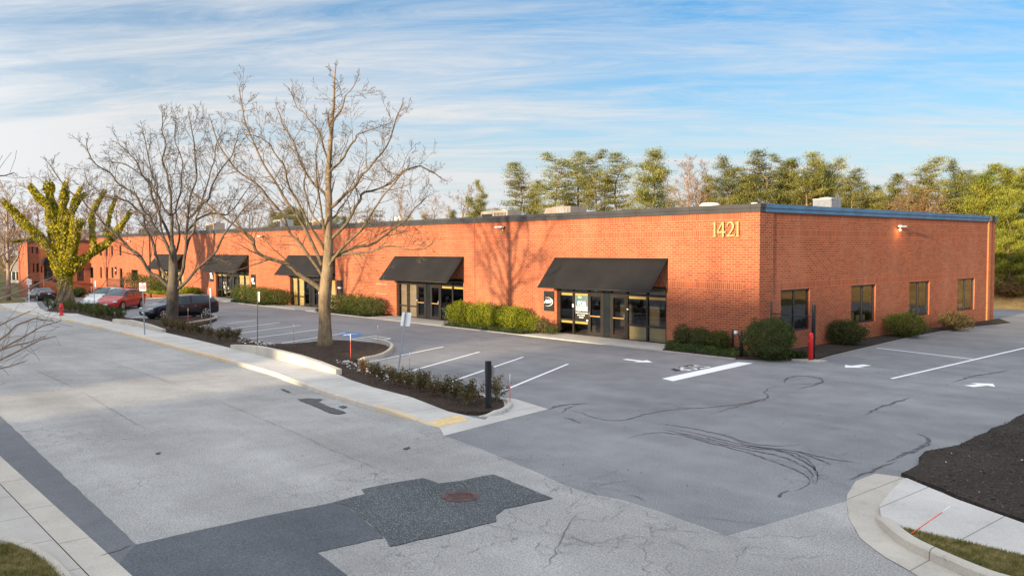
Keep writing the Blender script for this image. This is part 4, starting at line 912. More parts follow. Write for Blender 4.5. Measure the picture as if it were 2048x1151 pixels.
# ---------------------------------------------------------------- rooftop things
def roofbox(px0, px1, pyt, Y, mat, label, kind='box', dpt=1.4, group='air conditioning units on the roof'):
    a = onplane(px0, pyt, 1, Y); b = onplane(px1, pyt, 1, Y); z0 = 5.7; zt = (a.z+b.z)/2; w = b.x-a.x
    T = empty('rooftop_unit', ((a.x+b.x)/2, Y+dpt/2, z0), 0, label, 'air conditioner', group); c = T.location
    mb = MB(); d = dpt/2; hh = zt-z0
    if kind == 'box':
        mb.box((-w/2, -d, .1), (w/2, d, hh)); mb.build('casing', mat, T, local=True, bevel=.03)
        mb = MB(); n = 9
        for k in range(n): mb.box((w*.02+k*w*.05, -d-.02, hh*.45), (w*.02+k*w*.05+w*.02, -d-.004, hh*.9))
        mb.box((-w*.45, -d-.012, hh*.3), (-w*.05, -d-.004, hh*.85)); mb.build('grille', M['bronze'] if w > 1.6 else M['greymetal'], T, local=True)
        mb = MB(); mb.lathe([(w*.16, 0), (w*.16, .1), (w*.1, .12)], (w*.22, 0, hh), 14); mb.build('fan_guard', M['steel'], T, local=True)
    elif kind == 'duct':
        mb.box((-w*.1, -d, .1), (w/2, d, hh)); mb.add([(-w/2, -d, .1), (-w*.103, -d, .1), (-w*.103, -d, hh*.97), (-w/2, d, .1), (-w*.103, d, .1), (-w*.103, d, hh*.97), (-w*.3, -d, hh*.97), (-w*.3, d, hh*.97)], [(0, 1, 2, 6), (3, 7, 5, 4), (0, 6, 7, 3), (6, 2, 5, 7), (0, 3, 4, 1)]); mb.build('casing', mat, T, local=True)
        mb = MB(); 
        for k in range(4): mb.box((w*.05+k*w*.1, -d-.02, hh*.5), (w*.05+k*w*.1+w*.06, -d-.004, hh*.9))
        mb.build('grille', M['greymetal'], T, local=True)
    elif kind == 'dome':
        mb.lathe([(w*.42, 0), (w*.42, hh*.7), (w*.5, hh*.72), (w*.5, hh*.86), (w*.4, hh*.97), (w*.1, hh)], (0, 0, 0), 20); mb.build('fan_hood', M['offwhite'], T, local=True)
        mb = MB(); mb.box((-w*.6, -w*.6, 0), (w*.6, w*.6, hh*.45)); mb.build('curb_box', M['greymetal'], T, local=True)
    elif kind == 'cond':
        mb.box((-w/2+.02, -w/2+.02, 0), (w/2-.02, w/2-.02, hh-.05), 0)
        for k in range(22):
            for s in (-1, 1):
                x = -w/2+.03+k*(w-.06)/21; mb.box((x-.012, s*w/2-.012, .05), (x+.012, s*w/2+.012, hh-.08)); mb.box((s*w/2-.012, x-.012, .05), (s*w/2+.012, x+.012, hh-.08))
        mb.build('casing', M['steel'], T, local=True); mb = MB(); mb.box((-w/2-.02, -w/2-.02, hh-.07), (w/2+.02, w/2+.02, hh)); mb.lathe([(w*.4, 0), (w*.38, .05), (.05, .09)], (0, 0, hh), 20); mb.build('fan_guard', M['greymetal'], T, local=True)
    return T
roofbox(961, 1015, 421.5, 12, M['tanmetal'], 'low tan rooftop unit left of the one with the sloped hood')
roofbox(1080, 1141, 413.5, 7, M['tanmetal'], 'tan rooftop unit with sloped duct hood nearer the house number', 'duct')
roofbox(1386, 1420, 404, 5, M['white'], 'round cream exhaust fan on the roof above the house number', 'dome')
roofbox(1485, 1499, 403.5, 4, M['white'], 'tiny white cap on the roof nearest the building corner', 'dome')
a = onplane(1640, 400, 0, -3.5); b = onplane(1622, 396.5, 0, -3.5); b2 = onplane(1658, 396.5, 0, -3.5)
zt = onplane(1640, 396.5, 0, -3.5).z
T = roofbox(1622, 1658, 396.5, a.y, M['greymetal'], 'grey slatted condenser unit behind the blue fascia', 'cond'); T.location.x = -3.5
roofbox(411, 427, 446, 10, M['tanmetal'], 'tan rooftop unit seen between the two bare trees')
roofbox(546, 562, 439, 9, M['greymetal'], 'pale grey rooftop unit left of the front tree trunk')
roofbox(612, 640, 440, 9, M['tanmetal'], 'tan rooftop unit behind the limbs of the front tree')
roofbox(714, 728, 438, 10, M['greymetal'], 'small grey rooftop unit right of the front tree trunk')
roofbox(788, 800, 434, 10, M['offwhite'], 'small pale rooftop unit beyond the utility pole')
roofbox(276, 292, 455, 9, M['tanmetal'], 'tan rooftop unit behind the farther bare tree')
# ---------------------------------------------------------------- bare trees
def growb(rng, T, p, d, L, r, lvl, mx, up=.10, tips=None, wild=.22, den=1.0, rmin=.006):
    n = 5 if L > 1 else 3; pts = [p.copy()]; rad = [r]; q = p.copy(); dd = d.normalized()
    for i in range(n):
        dd = (dd+Vector((rng.gauss(0, wild), rng.gauss(0, wild), rng.gauss(0, wild)+up))).normalized(); q = q+dd*(L/n); pts.append(q.copy()); rad.append(max(rmin, r*(1-.72*(i+1)/n)))
    T.append((pts, rad, lvl))
    if lvl < mx: spawn(rng, T, pts, rad, L, lvl, mx, up, tips, wild, den, rmin)
    elif tips is not None: tips.append(pts[-1])
def spawn(rng, T, pts, rad, L, lvl, mx, up, tips, wild, den, rmin, t0=.25, pitch=None, kl=None):
    k = int({0: 9, 1: 7, 2: 6, 3: 4}.get(lvl, 3)*den) if pitch is None else int(L/pitch)
    for j in range(k):
        t = t0+(1-t0)*(j+rng.random())/k; f = t*(len(pts)-1); i = min(len(pts)-2, int(f)); a = pts[i].lerp(pts[i+1], f-i); rr_ = rad[i]*(1-(f-i))+rad[i+1]*(f-i)
        dd = (pts[i+1]-pts[i]).normalized(); x, y = frame(dd); ang = rng.uniform(0, 6.28); sp = math.radians(rng.uniform(28, 62))
        nd = dd*math.cos(sp)+(x*math.cos(ang)+y*math.sin(ang))*math.sin(sp)
        ll = (L*rng.uniform(.3, .55) if kl is None else kl*rng.uniform(.5, 1.2))*(1.2-.65*t)
        growb(rng, T, a, nd, ll, max(rmin, rr_*rng.uniform(.27, .45)), lvl+1, mx, up, tips, wild, den, rmin)
def tree_obj(name, base, T, mat, label, group=None, limbs=None, cat='tree', sides=(12, 7, 5, 3, 3), cm=None):
    E_ = empty(name, base, 0, label, cat, group)
    tr = MB(); cr = MB()
    big = MB()
    for pts, rad, lvl in T:
        (tr if lvl == 0 else big if lvl == 1 else cr).tube(pts, rad, sides[min(lvl, 4)], cap=(lvl <= 1))
    if big.v: big.build('limbs', M['limb'] if mat == M['bark'] else mat, E_)
    tr.build('trunk', mat, E_); cr.build('crown', {M['bark']: M['twig'], M['barkdark']: M['twigdark']}.get(mat, mat) if cm is None else cm, E_); return E_
def phototree(name, basepx, trunk, limbs, mat, label, seed, mx=4, pitch=.55, kl=1.7, top=0, rmin=.006, wob=.1):
    rng = random.Random(seed); b = gp(*basepx, z=.1); D = depth(b); T = []
    tp_ = []; 
    for (x, y, r_) in trunk: tp_.append((atdepth(x, y, D), r_))
    tp_[0] = (Vector((b.x, b.y, b.z-.15)), tp_[0][1])
    # subdivide the trunk softly
    T.append(([p for p, _ in tp_], [r_ for _, r_ in tp_], 0))
    if top: P_, R_ = [p for p, _ in tp_][-top:], [r_ for _, r_ in tp_][-top:]; spawn(rng, T, P_, [q*.75 for q in R_], 5, 1, mx, .08, None, .17, 1.2, rmin, t0=.0, pitch=.3, kl=1.1)
    for li, (r0, r1, d0, d1, pl_) in enumerate(limbs):
        n = len(pl_); P = [atdepth(x, y, D+d0+(d1-d0)*i/(n-1)) for i, (x, y) in enumerate(pl_)]
        Q = [P[0]]
        for a, b2 in zip(P, P[1:]):
            m_ = (a+b2)/2+Vector([rng.gauss(0, wob) for _ in range(3)]); Q += [m_, b2]
        Q2 = [Q[0]]
        for a, b2 in zip(Q, Q[1:]): Q2 += [a.lerp(b2, .3), a.lerp(b2, .7)]
        Q2.append(Q[-1]); L = sum((a-b2).length for a, b2 in zip(Q2, Q2[1:])); m = len(Q2); rad = [.86*(r0+(r1-r0)*(i/(m-1))**.6) for i in range(m)]
        T.append((Q2, rad, 1)); spawn(rng, T, Q2, rad, L, 1, mx, .07, None, .17, 1.12, rmin, t0=.18, pitch=pitch, kl=kl)
        growb(rng, T, Q2[-1], Q2[-1]-Q2[-3], kl*.4, r1, 2, mx, .05, None, .17, 1.2, rmin)
    return tree_obj(name, b, T, mat, label)
# front tree
l1 = [(.15, .04, 0, -1.5, [(646, 582), (600, 552), (548, 520), (507, 492), (485, 462), (440, 430), (400, 395)]),
      (.11, .03, 0, 1.0, [(648, 560), (612, 505), (578, 468), (540, 400), (500, 358), (456, 316), (428, 262)]),
      (.11, .03, 0, 1.5, [(644, 530), (606, 450), (570, 400), (537, 345), (510, 290), (486, 230), (482, 200)]),
      (.10, .025, 0, -1.2, [(660, 522), (700, 506), (752, 500), (792, 492), (838, 498)]),
      (.12, .03, 0, 1.8, [(662, 512), (715, 492), (770, 470), (815, 440), (842, 405)]),
      (.11, .03, 0, 1.0, [(660, 480), (690, 452), (712, 410), (722, 385), (765, 374), (800, 345), (840, 330), (868, 345)]),
      (.11, .03, 0, -.5, [(658, 418), (690, 388), (722, 350), (752, 318), (778, 285), (792, 238)]),
      (.09, .03, 0, .8, [(656, 400), (628, 370), (600, 325), (580, 270), (560, 230)]),
      (.08, .025, 0, -1.0, [(658, 345), (684, 322), (705, 285), (712, 268), (745, 258)]),
      (.08, .02, 0, 1.2, [(655, 470), (622, 428), (606, 370), (607, 330), (590, 305)]),
      (.09, .025, 0, -1.5, [(650, 500), (618, 450), (590, 395), (570, 330), (545, 300), (520, 275)]),
      (.07, .02, 0, .5, [(660, 330), (645, 290), (634, 255), (610, 225), (590, 205)]),
      (.07, .02, 0, -.6, [(664, 260), (680, 225), (690, 196), (702, 180)]),
      (.09, .025, 0, 2.0, [(658, 440), (676, 420), (702, 385), (708, 395)][:3]),
      (.10, .03, 0, -2.2, [(650, 545), (700, 480), (735, 440), (770, 385), (800, 350)]),
      (.08, .02, 0, -2.4, [(652, 470), (640, 400), (632, 330), (640, 270)])]
phototree('bare_tree', (650, 690), [(650, 696, .40), (650, 682, .33), (650, 650, .275), (649, 610, .26), (650, 585, .28), (655, 540, .24), (657, 500, .20), (657, 450, .17), (658, 400, .145), (656, 350, .12), (660, 300, .10), (663, 250, .08), (668, 205, .06), (668, 165, .04), (672, 128, .02)], l1, M['bark'],
          'tall leafless tree with a single grey brown trunk on the front mulch island', 3, pitch=.40, kl=2.2, top=7)
l2 = [(.17, .035, 0, -2, [(345, 578), (318, 552), (288, 525), (262, 500), (230, 465), (200, 437), (172, 412), (140, 385), (110, 345)]),
      (.14, .035, 0, 1.5, [(342, 560), (312, 515), (300, 470), (290, 430), (262, 405), (232, 395), (205, 390), (180, 370)]),
      (.13, .035, 0, -1, [(338, 500), (322, 470), (300, 430), (280, 405), (255, 380), (225, 350), (200, 335), (175, 300)]),
      (.13, .03, 0, 2, [(345, 500), (330, 450), (312, 410), (302, 370), (280, 340), (260, 310), (240, 290)]),
      (.15, .03, 0, .5, [(346, 500), (345, 440), (343, 390), (335, 345), (330, 300), (322, 262), (325, 235)]),
      (.15, .03, 0, -1.0, [(356, 560), (368, 520), (372, 470), (376, 430), (385, 380), (392, 330), (388, 280), (382, 250)]),
      (.14, .035, 0, -2.0, [(352, 580), (385, 548), (415, 520), (440, 485), (462, 450), (485, 420), (508, 398)]),
      (.12, .03, 0, 2, [(372, 462), (392, 440), (425, 425), (455, 430), (470, 415), (490, 385)]),
      (.11, .03, 0, .6, [(374, 440), (398, 410), (420, 380), (438, 345), (462, 315), (470, 290)]),
      (.10, .03, 0, 1.5, [(340, 430), (322, 400), (300, 360), (270, 340), (235, 325)]),
      (.10, .03, 0, -1.8, [(372, 500), (390, 460), (400, 420), (418, 360), (430, 320), (436, 280)]),
      (.10, .03, 0, -2.5, [(350, 540), (330, 480), (320, 430), (318, 370), (300, 330), (290, 280)]),
      (.09, .03, 0, 2.5, [(346, 520), (360, 460), (356, 400), (362, 350), (358, 300), (350, 262)])]
phototree('bare_tree', (343, 641), [(343, 645, .42), (344, 636, .36), (345, 610, .34), (345, 585, .36), (347, 560, .30), (346, 520, .24), (345, 490, .17)], l2, M['barkdark'],
          'wide spreading leafless tree with dark limbs in front of the black car', 5, pitch=.43, kl=2.5, rmin=.007, wob=.12)
# ivy clad tree
def ivytree():
    b = gp(131, 604, .05); D = depth(b); E_ = empty('ivy_tree', b, 0, 'pollarded tree wrapped in yellow green ivy on a bare gnarled trunk', 'tree'); rng = random.Random(2)
    mb = MB(); mb.tube([Vector((b.x, b.y, b.z-.3))]+[atdepth(x, y, D) for x, y in ((131, 596), (131, 585), (131, 572), (130, 555), (130, 530))], [.75, .62, .5, .48, .45, .4], 12)
    for k in range(7):
        a = k*.9; P0 = b+Vector((math.cos(a)*.7, math.sin(a)*.7, -.2)); mb.tube([P0, b+Vector((math.cos(a+.4)*.5, math.sin(a+.4)*.5, .7)), b+Vector((math.cos(a+.9)*.42, math.sin(a+.9)*.42, 1.7))], [.16, .12, .08], 6)
    mb.build('trunk', M['bark'], E_)
    limbs = [([(131, 575), (130, 558), (129, 540), (126, 520)], 1.0, .95, 0), ([(128, 555), (112, 520), (92, 490), (75, 470), (50, 448), (25, 420), (8, 404)], .95, .30, -1.0), ([(126, 530), (112, 480), (103, 440), (95, 410), (75, 392), (62, 374)], .85, .40, .8), ([(128, 520), (122, 470), (110, 430), (100, 395), (97, 368)], .8, .55, 1.5),
             ([(130, 530), (127, 480), (124, 430), (128, 395), (131, 368)], .95, .40, 0), ([(136, 545), (143, 510), (148, 475), (155, 440)], .85, .65, -.8), ([(140, 545), (165, 520), (190, 502), (215, 485), (240, 455), (260, 425)], .70, .30, 1.0), ([(187, 500), (184, 460), (184, 430), (195, 405), (208, 385)], .5, .25, 1.8), ([(215, 488), (214, 455), (222, 420), (232, 395)], .4, .22, 2.6), ([(128, 480), (140, 440), (150, 400), (160, 378)], .6, .3, 1.8), ([(133, 440), (150, 410), (168, 390)], .5, .3, 1.0), ([(75, 470), (60, 478), (38, 482), (26, 483)], .35, .1, -1.2)]
    wood = MB(); C = []
    for pts, r0, r1, dd in limbs:
        n = len(pts); P = [atdepth(x, y, D+dd*i/(n-1)) for i, (x, y) in enumerate(pts)]; wood.tube(P, [r0*.35+(r1-r0)*.35*i/(n-1) for i in range(n)], 6)
        L = sum((a-c).length for a, c in zip(P, P[1:])); N_ = int(L*(r0+r1)/2*640)
        for _ in range(N_):
            t = rng.random()*(n-1); i = min(n-2, int(t)); c = P[i].lerp(P[i+1], t-i); rr_ = (r0+(r1-r0)*t/(n-1))*.60*(1+.55*noise.noise(c*1.1)+.35*noise.noise(c*2.7))
            d = (P[i+1]-P[i]).normalized(); x, y = frame(d); a = rng.uniform(0, 6.28); C.append(c+(x*math.cos(a)+y*math.sin(a))*rr_*(1-abs(rng.gauss(0, .16)))+d*rng.uniform(-.3, .3))
    tw = []
    for pts, r0, r1, dd in limbs[1:]:
        n = len(pts); e_ = atdepth(*pts[-1], D+dd); a_ = atdepth(*pts[-2], D+dd*(n-2)/(n-1))
        for _ in range(5): growb(rng, tw, a_.lerp(e_, rng.uniform(.5, 1)), (e_-a_).normalized()+Vector([rng.gauss(0, .5) for _ in range(3)]), rng.uniform(1, 2.2), .035, 2, 4, .08, None, .17, .8, .01)
    for p_, r_, _ in tw: wood.tube(p_, r_, 3, cap=False)
    wood.build('limbs', M['bark'], E_); qmesh('ivy', leafv(np.array([tuple(c-b) for c in C]), .19, .8), 4, M['ivy'], E_)
ivytree()
# near tree beyond the left edge, its twigs hang into the picture
def neartree():
    rng = random.Random(12); D = 15.0; b = Vector(atdepth(-330, 1000, D)); b.z = 0; T = []
    T.append(([b-Vector((0, 0, .1)), b+Vector((0, 0, 2)), b+Vector((.05, 0, 4)), b+Vector((0, .1, 6.5)), b+Vector((.1, 0, 9))], [.22, .17, .14, .1, .05], 0))
    lim = [[(-320, 820), (-200, 745), (-90, 700), (0, 650), (60, 622)], [(-320, 860), (-180, 790), (-60, 720), (15, 668), (70, 636), (108, 641)], [(-320, 900), (-150, 800), (-30, 725), (50, 672), (122, 641)], [(-320, 960), (-160, 850), (-40, 760), (40, 700), (112, 672)],
           [(-320, 780), (-180, 700), (-60, 620), (0, 580), (62, 548)], [(-320, 700), (-170, 600), (-50, 545), (20, 500), (60, 470)], [(-330, 500), (-200, 420), (-80, 375), (-10, 352), (28, 345)], [(-320, 880), (-150, 770), (-40, 700), (30, 690), (90, 672)], [(-320, 990), (-170, 880), (-60, 790), (-5, 738), (50, 722)], [(-320, 760), (-150, 660), (-30, 610), (60, 575), (110, 552)]]
    for k, pl_ in enumerate(lim):
        P = [atdepth(x, y, D+(k % 3-1)*.6*i/4) for i, (x, y) in enumerate(pl_)]; Q = [P[0]]
        for a, c in zip(P, P[1:]): Q += [(a+c)/2+Vector([rng.gauss(0, .035) for _ in range(3)]), c]
        m = len(Q); r0 = .030; rad = [r0*(1-.85*i/(m-1))+.003 for i in range(m)]; T.append((Q, rad, 1))
        spawn(rng, T, Q, rad, 4.0, 2, 3, .03, None, .16, 1.0, .0035, t0=.45, pitch=.42, kl=.75)
    tree_obj('bare_tree', b, T, M['barkpale'], 'near leafless tree at the left edge whose thin twigs hang over the road')
neartree()
# far bare trees
def fartree(x0, y0, zb, Ht, seed, den=1.0, mat='barkpale', mx=4, spread=.55, r=None):
    rng = random.Random(seed); b = Vector((0, 0, 0)); T = []; r = r or Ht*.018
    n = 8; P = [b+Vector((rng.gauss(0, .12)*i*.3, rng.gauss(0, .12)*i*.3, Ht*.92*i/n)) for i in range(n+1)]; rad = [r*(1-.85*i/n) for i in range(n+1)]; T.append((P, rad, 0))
    for j in range(13):
        t = .2+.75*j/13; i = int(t*n); a = P[i].lerp(P[i+1], t*n-i); an = j*2.4+rng.random(); d = Vector((math.cos(an)*spread, math.sin(an)*spread, .8)); growb(rng, T, a, d, Ht*(.50-.3*t), rad[i]*.55, 1, mx, .06, None, .2, den, .012)
    return T
FT = []
def far_bare(i, loc, label, group, mat='barkpale', scale=1, rz=0):
    while len(FT) <= i%3:
        s = len(FT); T = fartree(0, 0, 0, 12, 30+s); E_ = tree_obj('bare_tree', (0, 0, 0), T, M[mat], 'x', sides=(7, 4, 3, 3, 3)); E_['used'] = 0; FT.append(E_)
    p = FT[i % 3]
    if p.get('used'): o = copytree(p)
    else: o = p; p['used'] = 1
    o.location = loc; o.scale = (scale,)*3; o.rotation_euler = (0, 0, rz); tag(o, label, 'tree', group); return o
def place_y(px, Y): p = onplane(px, 495, 1, Y); return Vector((p.x, Y, 0))
def place_d(px, D): p = atdepth(px, 495, D); return Vector((p.x, p.y, 0))
FB = [(14, 95, 345, 'grey leafless tree with thick trunk at the far left edge'), (42, 125, 395, 'leafless tree behind the pale house'), (-20, 105, 350, 'leafless tree cut by the left edge of the picture'), (80, 145, 380, 'leafless tree behind the left limbs of the ivy tree'), (170, 150, 385, 'leafless tree behind the right limbs of the ivy tree'), (235, 150, 385, 'leafless tree beyond the two storey end of the building'),
      (300, 150, 395, 'leafless tree seen through the farther bare tree'), (430, 140, 395, 'leafless tree behind the roof between the two bare trees'), (500, 140, 400, 'leafless tree behind the roof left of the small conifers'), (590, 140, 395, 'leafless tree behind the crown of the front tree'), (700, 145, 405, 'leafless tree behind the roof left of the utility pole'), (800, 150, 385, 'leafless tree behind the roof right of the utility pole'),
      (870, 140, 392, 'leafless tree in the gap left of the pines'), (925, 125, 370, 'slender leafless tree left of the first pine'), (1375, 95, 322, 'bare pinkish tree between the round pine and the pine row'), (1390, 92, 330, 'leaning bare tree beside the round pine'), (1840, 82, 352, 'brown bare tree in the pine row above the side wall'), (550, 150, 405, 'leafless tree left of the front tree leader'), (120, 155, 370, 'leafless tree rising above the ivy tree'), (360, 150, 400, 'leafless tree behind the dark tree trunk')]
for i, (px, D, yt, lab) in enumerate(FB):
    b = place_d(px, D); b.z = tz(b.x) if b.y < 30 else hillz(b.y)*.8; top = CAM.z+(498-yt)/F*D; far_bare(i, b, lab, 'leafless trees in the background', scale=(top-b.z)/12, rz=i*1.3)
# a dense bank of far bare wood behind the left end, one tree at a time is beyond counting
def wood():
    C = []; rng = np.random.default_rng(3); N_ = 26000
    px = rng.uniform(-300, 900, N_); 
    for x in px:
        D = rng.uniform(150, 215); b = place_d(x, D); h = (7.5+2.2*noise.noise(Vector((x*.02, 0, 0)))) if x < 260 else 6.5+1.5*noise.noise(Vector((x*.03, 3, 0))); z = -1+abs(rng.uniform(0, 1))**.7*(h+1); C.append((b.x, b.y, z))
    V = leafv(np.array(C), 1.3, .12); tag(qmesh('far_wood', V, 4, M['brownbrush']), 'far off brown leafless wood on the horizon', 'wood', kind='stuff')
wood()
# ---------------------------------------------------------------- pines
def pine_mesh(seed, H=15, Rm=3.2, low=.25, layered=1.0, mat='pine', dens=1.0, lean=0):
    rng = random.Random(seed); E_ = empty('pine_tree', (0, 0, 0)); tr = MB(); n = 8
    P = [Vector((rng.gauss(0, .06)*i+lean*i/n, rng.gauss(0, .06)*i, H*.97*i/n)) for i in range(n+1)]; tr.tube(P, [.24*(1-.85*i/n) for i in range(n+1)], 7)
    C = []; z = H*low
    while z < H*.99:
        t = (z-H*low)/(H*(1-low)); prof_ = Rm*(min(1, .45+1.6*t) if t < .35 else 1.0)*(1-max(0, t-.35)/.65)**.75+.25
        f = z/(H*.97)*n; i = min(n-1, int(f)); c = P[i].lerp(P[i+1], f-i)
        for k in range(rng.randint(3, 5)):
            a = rng.uniform(0, 6.28); Lb = prof_*rng.uniform(.45, 1.12)*(1+.25*math.sin(a*2+seed+z*.4)); up_ = rng.uniform(.02, .35)
            e_ = c+Vector((math.cos(a)*Lb, math.sin(a)*Lb, Lb*up_)); tr.tube([c, c.lerp(e_, .5)-Vector((0, 0, Lb*.05)), e_], [.05, .035, .015], 3, cap=False)
            m = max(2, int(Lb/.40))
            for j in range(m):
                s = .35+.65*(j+rng.random())/m; q = c.lerp(e_, s)
                for _ in range(int(42*dens)): C.append((q.x+rng.gauss(0, .40), q.y+rng.gauss(0, .40), q.z+rng.gauss(.06, .16*layered)))
        z += rng.uniform(.26, .52)
    tr.build('trunk', M['bark'], E_, local=True); qmesh('crown', leafv(np.array(C), .27, .34, tri=True, flat=.3), 3, M[mat], E_); E_['used'] = 0; return E_
PV = [pine_mesh(1, 15, 3.3, .32, .8, dens=.62), pine_mesh(2, 15, 3.7, .22, 1.0, dens=.85), pine_mesh(3, 15, 4.6, .12, 1.6), pine_mesh(4, 15, 3.5, .36, .8, dens=.55), pine_mesh(5, 15, 4.2, .10, 1.5), pine_mesh(6, 15, 3.6, .04, 1.2, 'pine2', 1.5), pine_mesh(7, 15, 2.6, .15, 1.3)]
def pine(v, px, Y, yt, label, rz=0, wd=1.0, group='evergreen trees behind the building', D=None):
    b = place_y(px, Y) if D is None else place_d(px, D); b.z = hillz(b.y)+tz(b.x)*.5-.1; d = depth(Vector((b.x, b.y, 4))); p = onplane(px, yt, 1, b.y) 
    top = CAM.z+(495.6-yt)/F*d; s = (top-b.z)/15
    o = PV[v]
    if o['used']: o = copytree(o)
    else: o['used'] = 1
    o.location = b; o.scale = (s*wd*1.2, s*wd*1.2, s); o.rotation_euler = (0, 0, rz); tag(o, label, 'tree', group)
PL = [(6, 963, 52, 360, 'slim young pine, first in the row from the left', .55), (0, 1040, 50, 322, 'open layered pine standing alone left of the pine group', 1.0), (6, 1068, 54, 362, 'small pine tucked beside the lone layered pine', .7), (3, 1112, 47, 308, 'tall open pine at the left of the four-pine group above the tan duct unit', 1.0), (0, 1155, 50, 300, 'second tall pine of the four-pine group with the highest tip', .9), (3, 1190, 48, 302, 'third pine of the four-pine group, darkest crown', .85), (0, 1232, 50, 306, 'fourth pine of the group next to the full round pine', .95), (4, 1308, 48, 300, 'full cone shaped pine with dense light green crown', .95),
      (2, 1450, 47, 318, 'broad pine right of the bare pinkish tree', .85), (4, 1415, 52, 352, 'low pine half hidden behind the broad pine', .7), (1, 1528, 45, 303, 'dark pine left of the condenser unit, tallest of its row', 1.0), (4, 1580, 50, 320, 'pine filling behind the tallest dark pine', .9), (1, 1612, 46, 307, 'pine just left above the condenser unit', .95), (2, 1662, 48, 320, 'pine directly above the condenser unit', .85), (3, 1560, 52, 312, 'slender pine between the two tallest dark pines', .8), (1, 1705, 47, 340, 'pine with downward sloping top right of the condenser unit', .8),
      (6, 1742, 50, 375, 'short conifer in the dip of the treeline', 1.0), (6, 1785, 48, 350, 'narrow cedar right of the dip in the treeline', 1.1), (1, 1875, 44, 318, 'tall dark pine left of the right hand mass of pines', .95), (2, 1905, 47, 325, 'pine close behind the tall dark pine at right', .7), (3, 1930, 50, 345, 'thin pine near the end of the side wall roof', .8),
      (4, 1948, 46, 352, 'rounded conifer closing the gap before the bright pines', .9), (2, 1725, 49, 358, 'dense conifer stepping down right of the condenser unit', .8), (4, 1640, 53, 330, 'pine filling behind the condenser unit', .9), (1, 1478, 52, 335, 'pine behind the broad pine, half hidden', .9),
      (5, 2190, 46, 340, 'bright pine beyond the right edge of the picture', 1.1), (4, 2290, 50, 330, 'dark conifer beyond the right edge of the picture', 1.1), (5, 2420, 47, 335, 'second bright pine beyond the right edge', 1.2), (1, 2560, 52, 325, 'tall pine farthest to the right', 1.2), (2, 2720, 50, 330, 'broad pine farthest to the right', 1.2),
      (5, 1975, 42, 345, 'bright pine above the far end of the side wall', .9), (5, 2000, 48, 332, 'highest bright pine at the right edge', 1.0), (5, 2045, 44, 340, 'bright pine cut by the right edge of the picture', 1.0), (5, 2018, 37.5, 385, 'low bright pine on the orange bank beside the building end', .8), (5, 2100, 43, 335, 'bright pine just outside the right edge', 1.0), (4, 1830, 46, 375, 'low spreading conifer among brown brush above the side wall', .9), (2, 1765, 50, 385, 'low dark conifer filling the dip in the treeline', .8), (4, 1500, 54, 350, 'low pine between the broad pine and the tallest dark pine', .9)]
for i, (v, px, Y, yt, lab, wd) in enumerate(PL): pine(v, px, Y, yt, lab, i*1.7, wd)
for i, (px, yt, D, lab) in enumerate([(560, 422, 135, 'left one of the small conifers behind the front tree'), (582, 412, 132, 'rounded conifer in the middle of the small ones behind the front tree'), (602, 416, 135, 'right one of the small conifers behind the front tree'), (548, 428, 138, 'tiny conifer leftmost behind the roof'), (668, 430, 140, 'tiny conifer right of the front tree trunk behind the roof'), (690, 431, 140, 'second tiny conifer right of the front tree trunk'), (855, 428, 140, 'tiny conifer right of the utility pole'), (950, 395, 110, 'ragged little pine at the start of the pine row'), (905, 420, 120, 'dark low conifer below the slender bare tree')]):
    pine(6 if i != 1 else 4, px, 0, yt, lab, i, 1.0 if i != 1 else 1.2, 'small conifers far behind the roof', D=D)
# brown brush and vines among the pines
def cloud(name, c, rad, n, size, mat, label, cat='bush', group=None, tri=False, asp=.6, shell=.35, parent=None, seed=0, stems=None, squash=1.0, flat=0.0):
    rg = np.random.default_rng(seed+100); V = rg.normal(size=(n, 3)); V /= np.linalg.norm(V, axis=1)[:, None]
    rr_ = 1-np.abs(rg.normal(size=n))*shell; rr_ = np.where(rg.random(n) < .03, rg.uniform(1.0, 1.16, n), rr_); k = np.array([1+.30*noise.noise(Vector(v)*1.8+Vector((seed*3.1, 0, 0)))+.22*noise.noise(Vector(v)*5+Vector((0, seed, 0))) for v in V]); V = V*(rr_*k)[:, None]*np.array(rad)
    if squash: V[:, 2] = np.where(V[:, 2] < -rad[2]*.9, -rad[2]*.9, V[:, 2])
    E_ = empty(name, (c[0], c[1], c[2]), 0, label, cat, group)
    V[:, 2] += rad[2]*.92
    V = V[V[:, 2] > .01]
    qmesh('foliage', leafv(V, size, asp, tri, flat, nr=rg), 3 if tri else 4, mat, E_)
    mb = MB(); rng = random.Random(seed)
    for _ in range(9): a = rng.uniform(0, 6.28); q = rng.uniform(.3, .8); mb.tube([(rng.gauss(0, .05), rng.gauss(0, .05), -.05), (math.cos(a)*rad[0]*q*.5, math.sin(a)*rad[1]*q*.5, rad[2]*.7), (math.cos(a)*rad[0]*q, math.sin(a)*rad[1]*q, rad[2]*1.4)], [.03, .02, .008], 4)
    mb.build('stems', M['bark'], E_, local=True); return E_
for i, (px, Y, yt, w) in enumerate([(1822, 43, 360, 2.2), (1850, 42, 385, 2.0), (1410, 46, 385, 1.6), (2030, 38, 560, 1.6)]):
    b = place_y(px, Y); b.z = hillz(Y); d = depth(Vector((b.x, b.y, 4))); top = CAM.z+(495.6-yt)/F*d; h = (top-b.z)/2
    cloud('brush', b, (w, w, h), 2600, .7, M['brownbrush'], ['tall mound of brown vines between the pines', 'lower mound of brown vines beside the taller one', 'brown brush beside the bare pinkish tree', 'brown brush at the foot of the bank by the building end'][i], 'bush', 'brown brush among the pines', tri=True, asp=.07, shell=.3, seed=i)
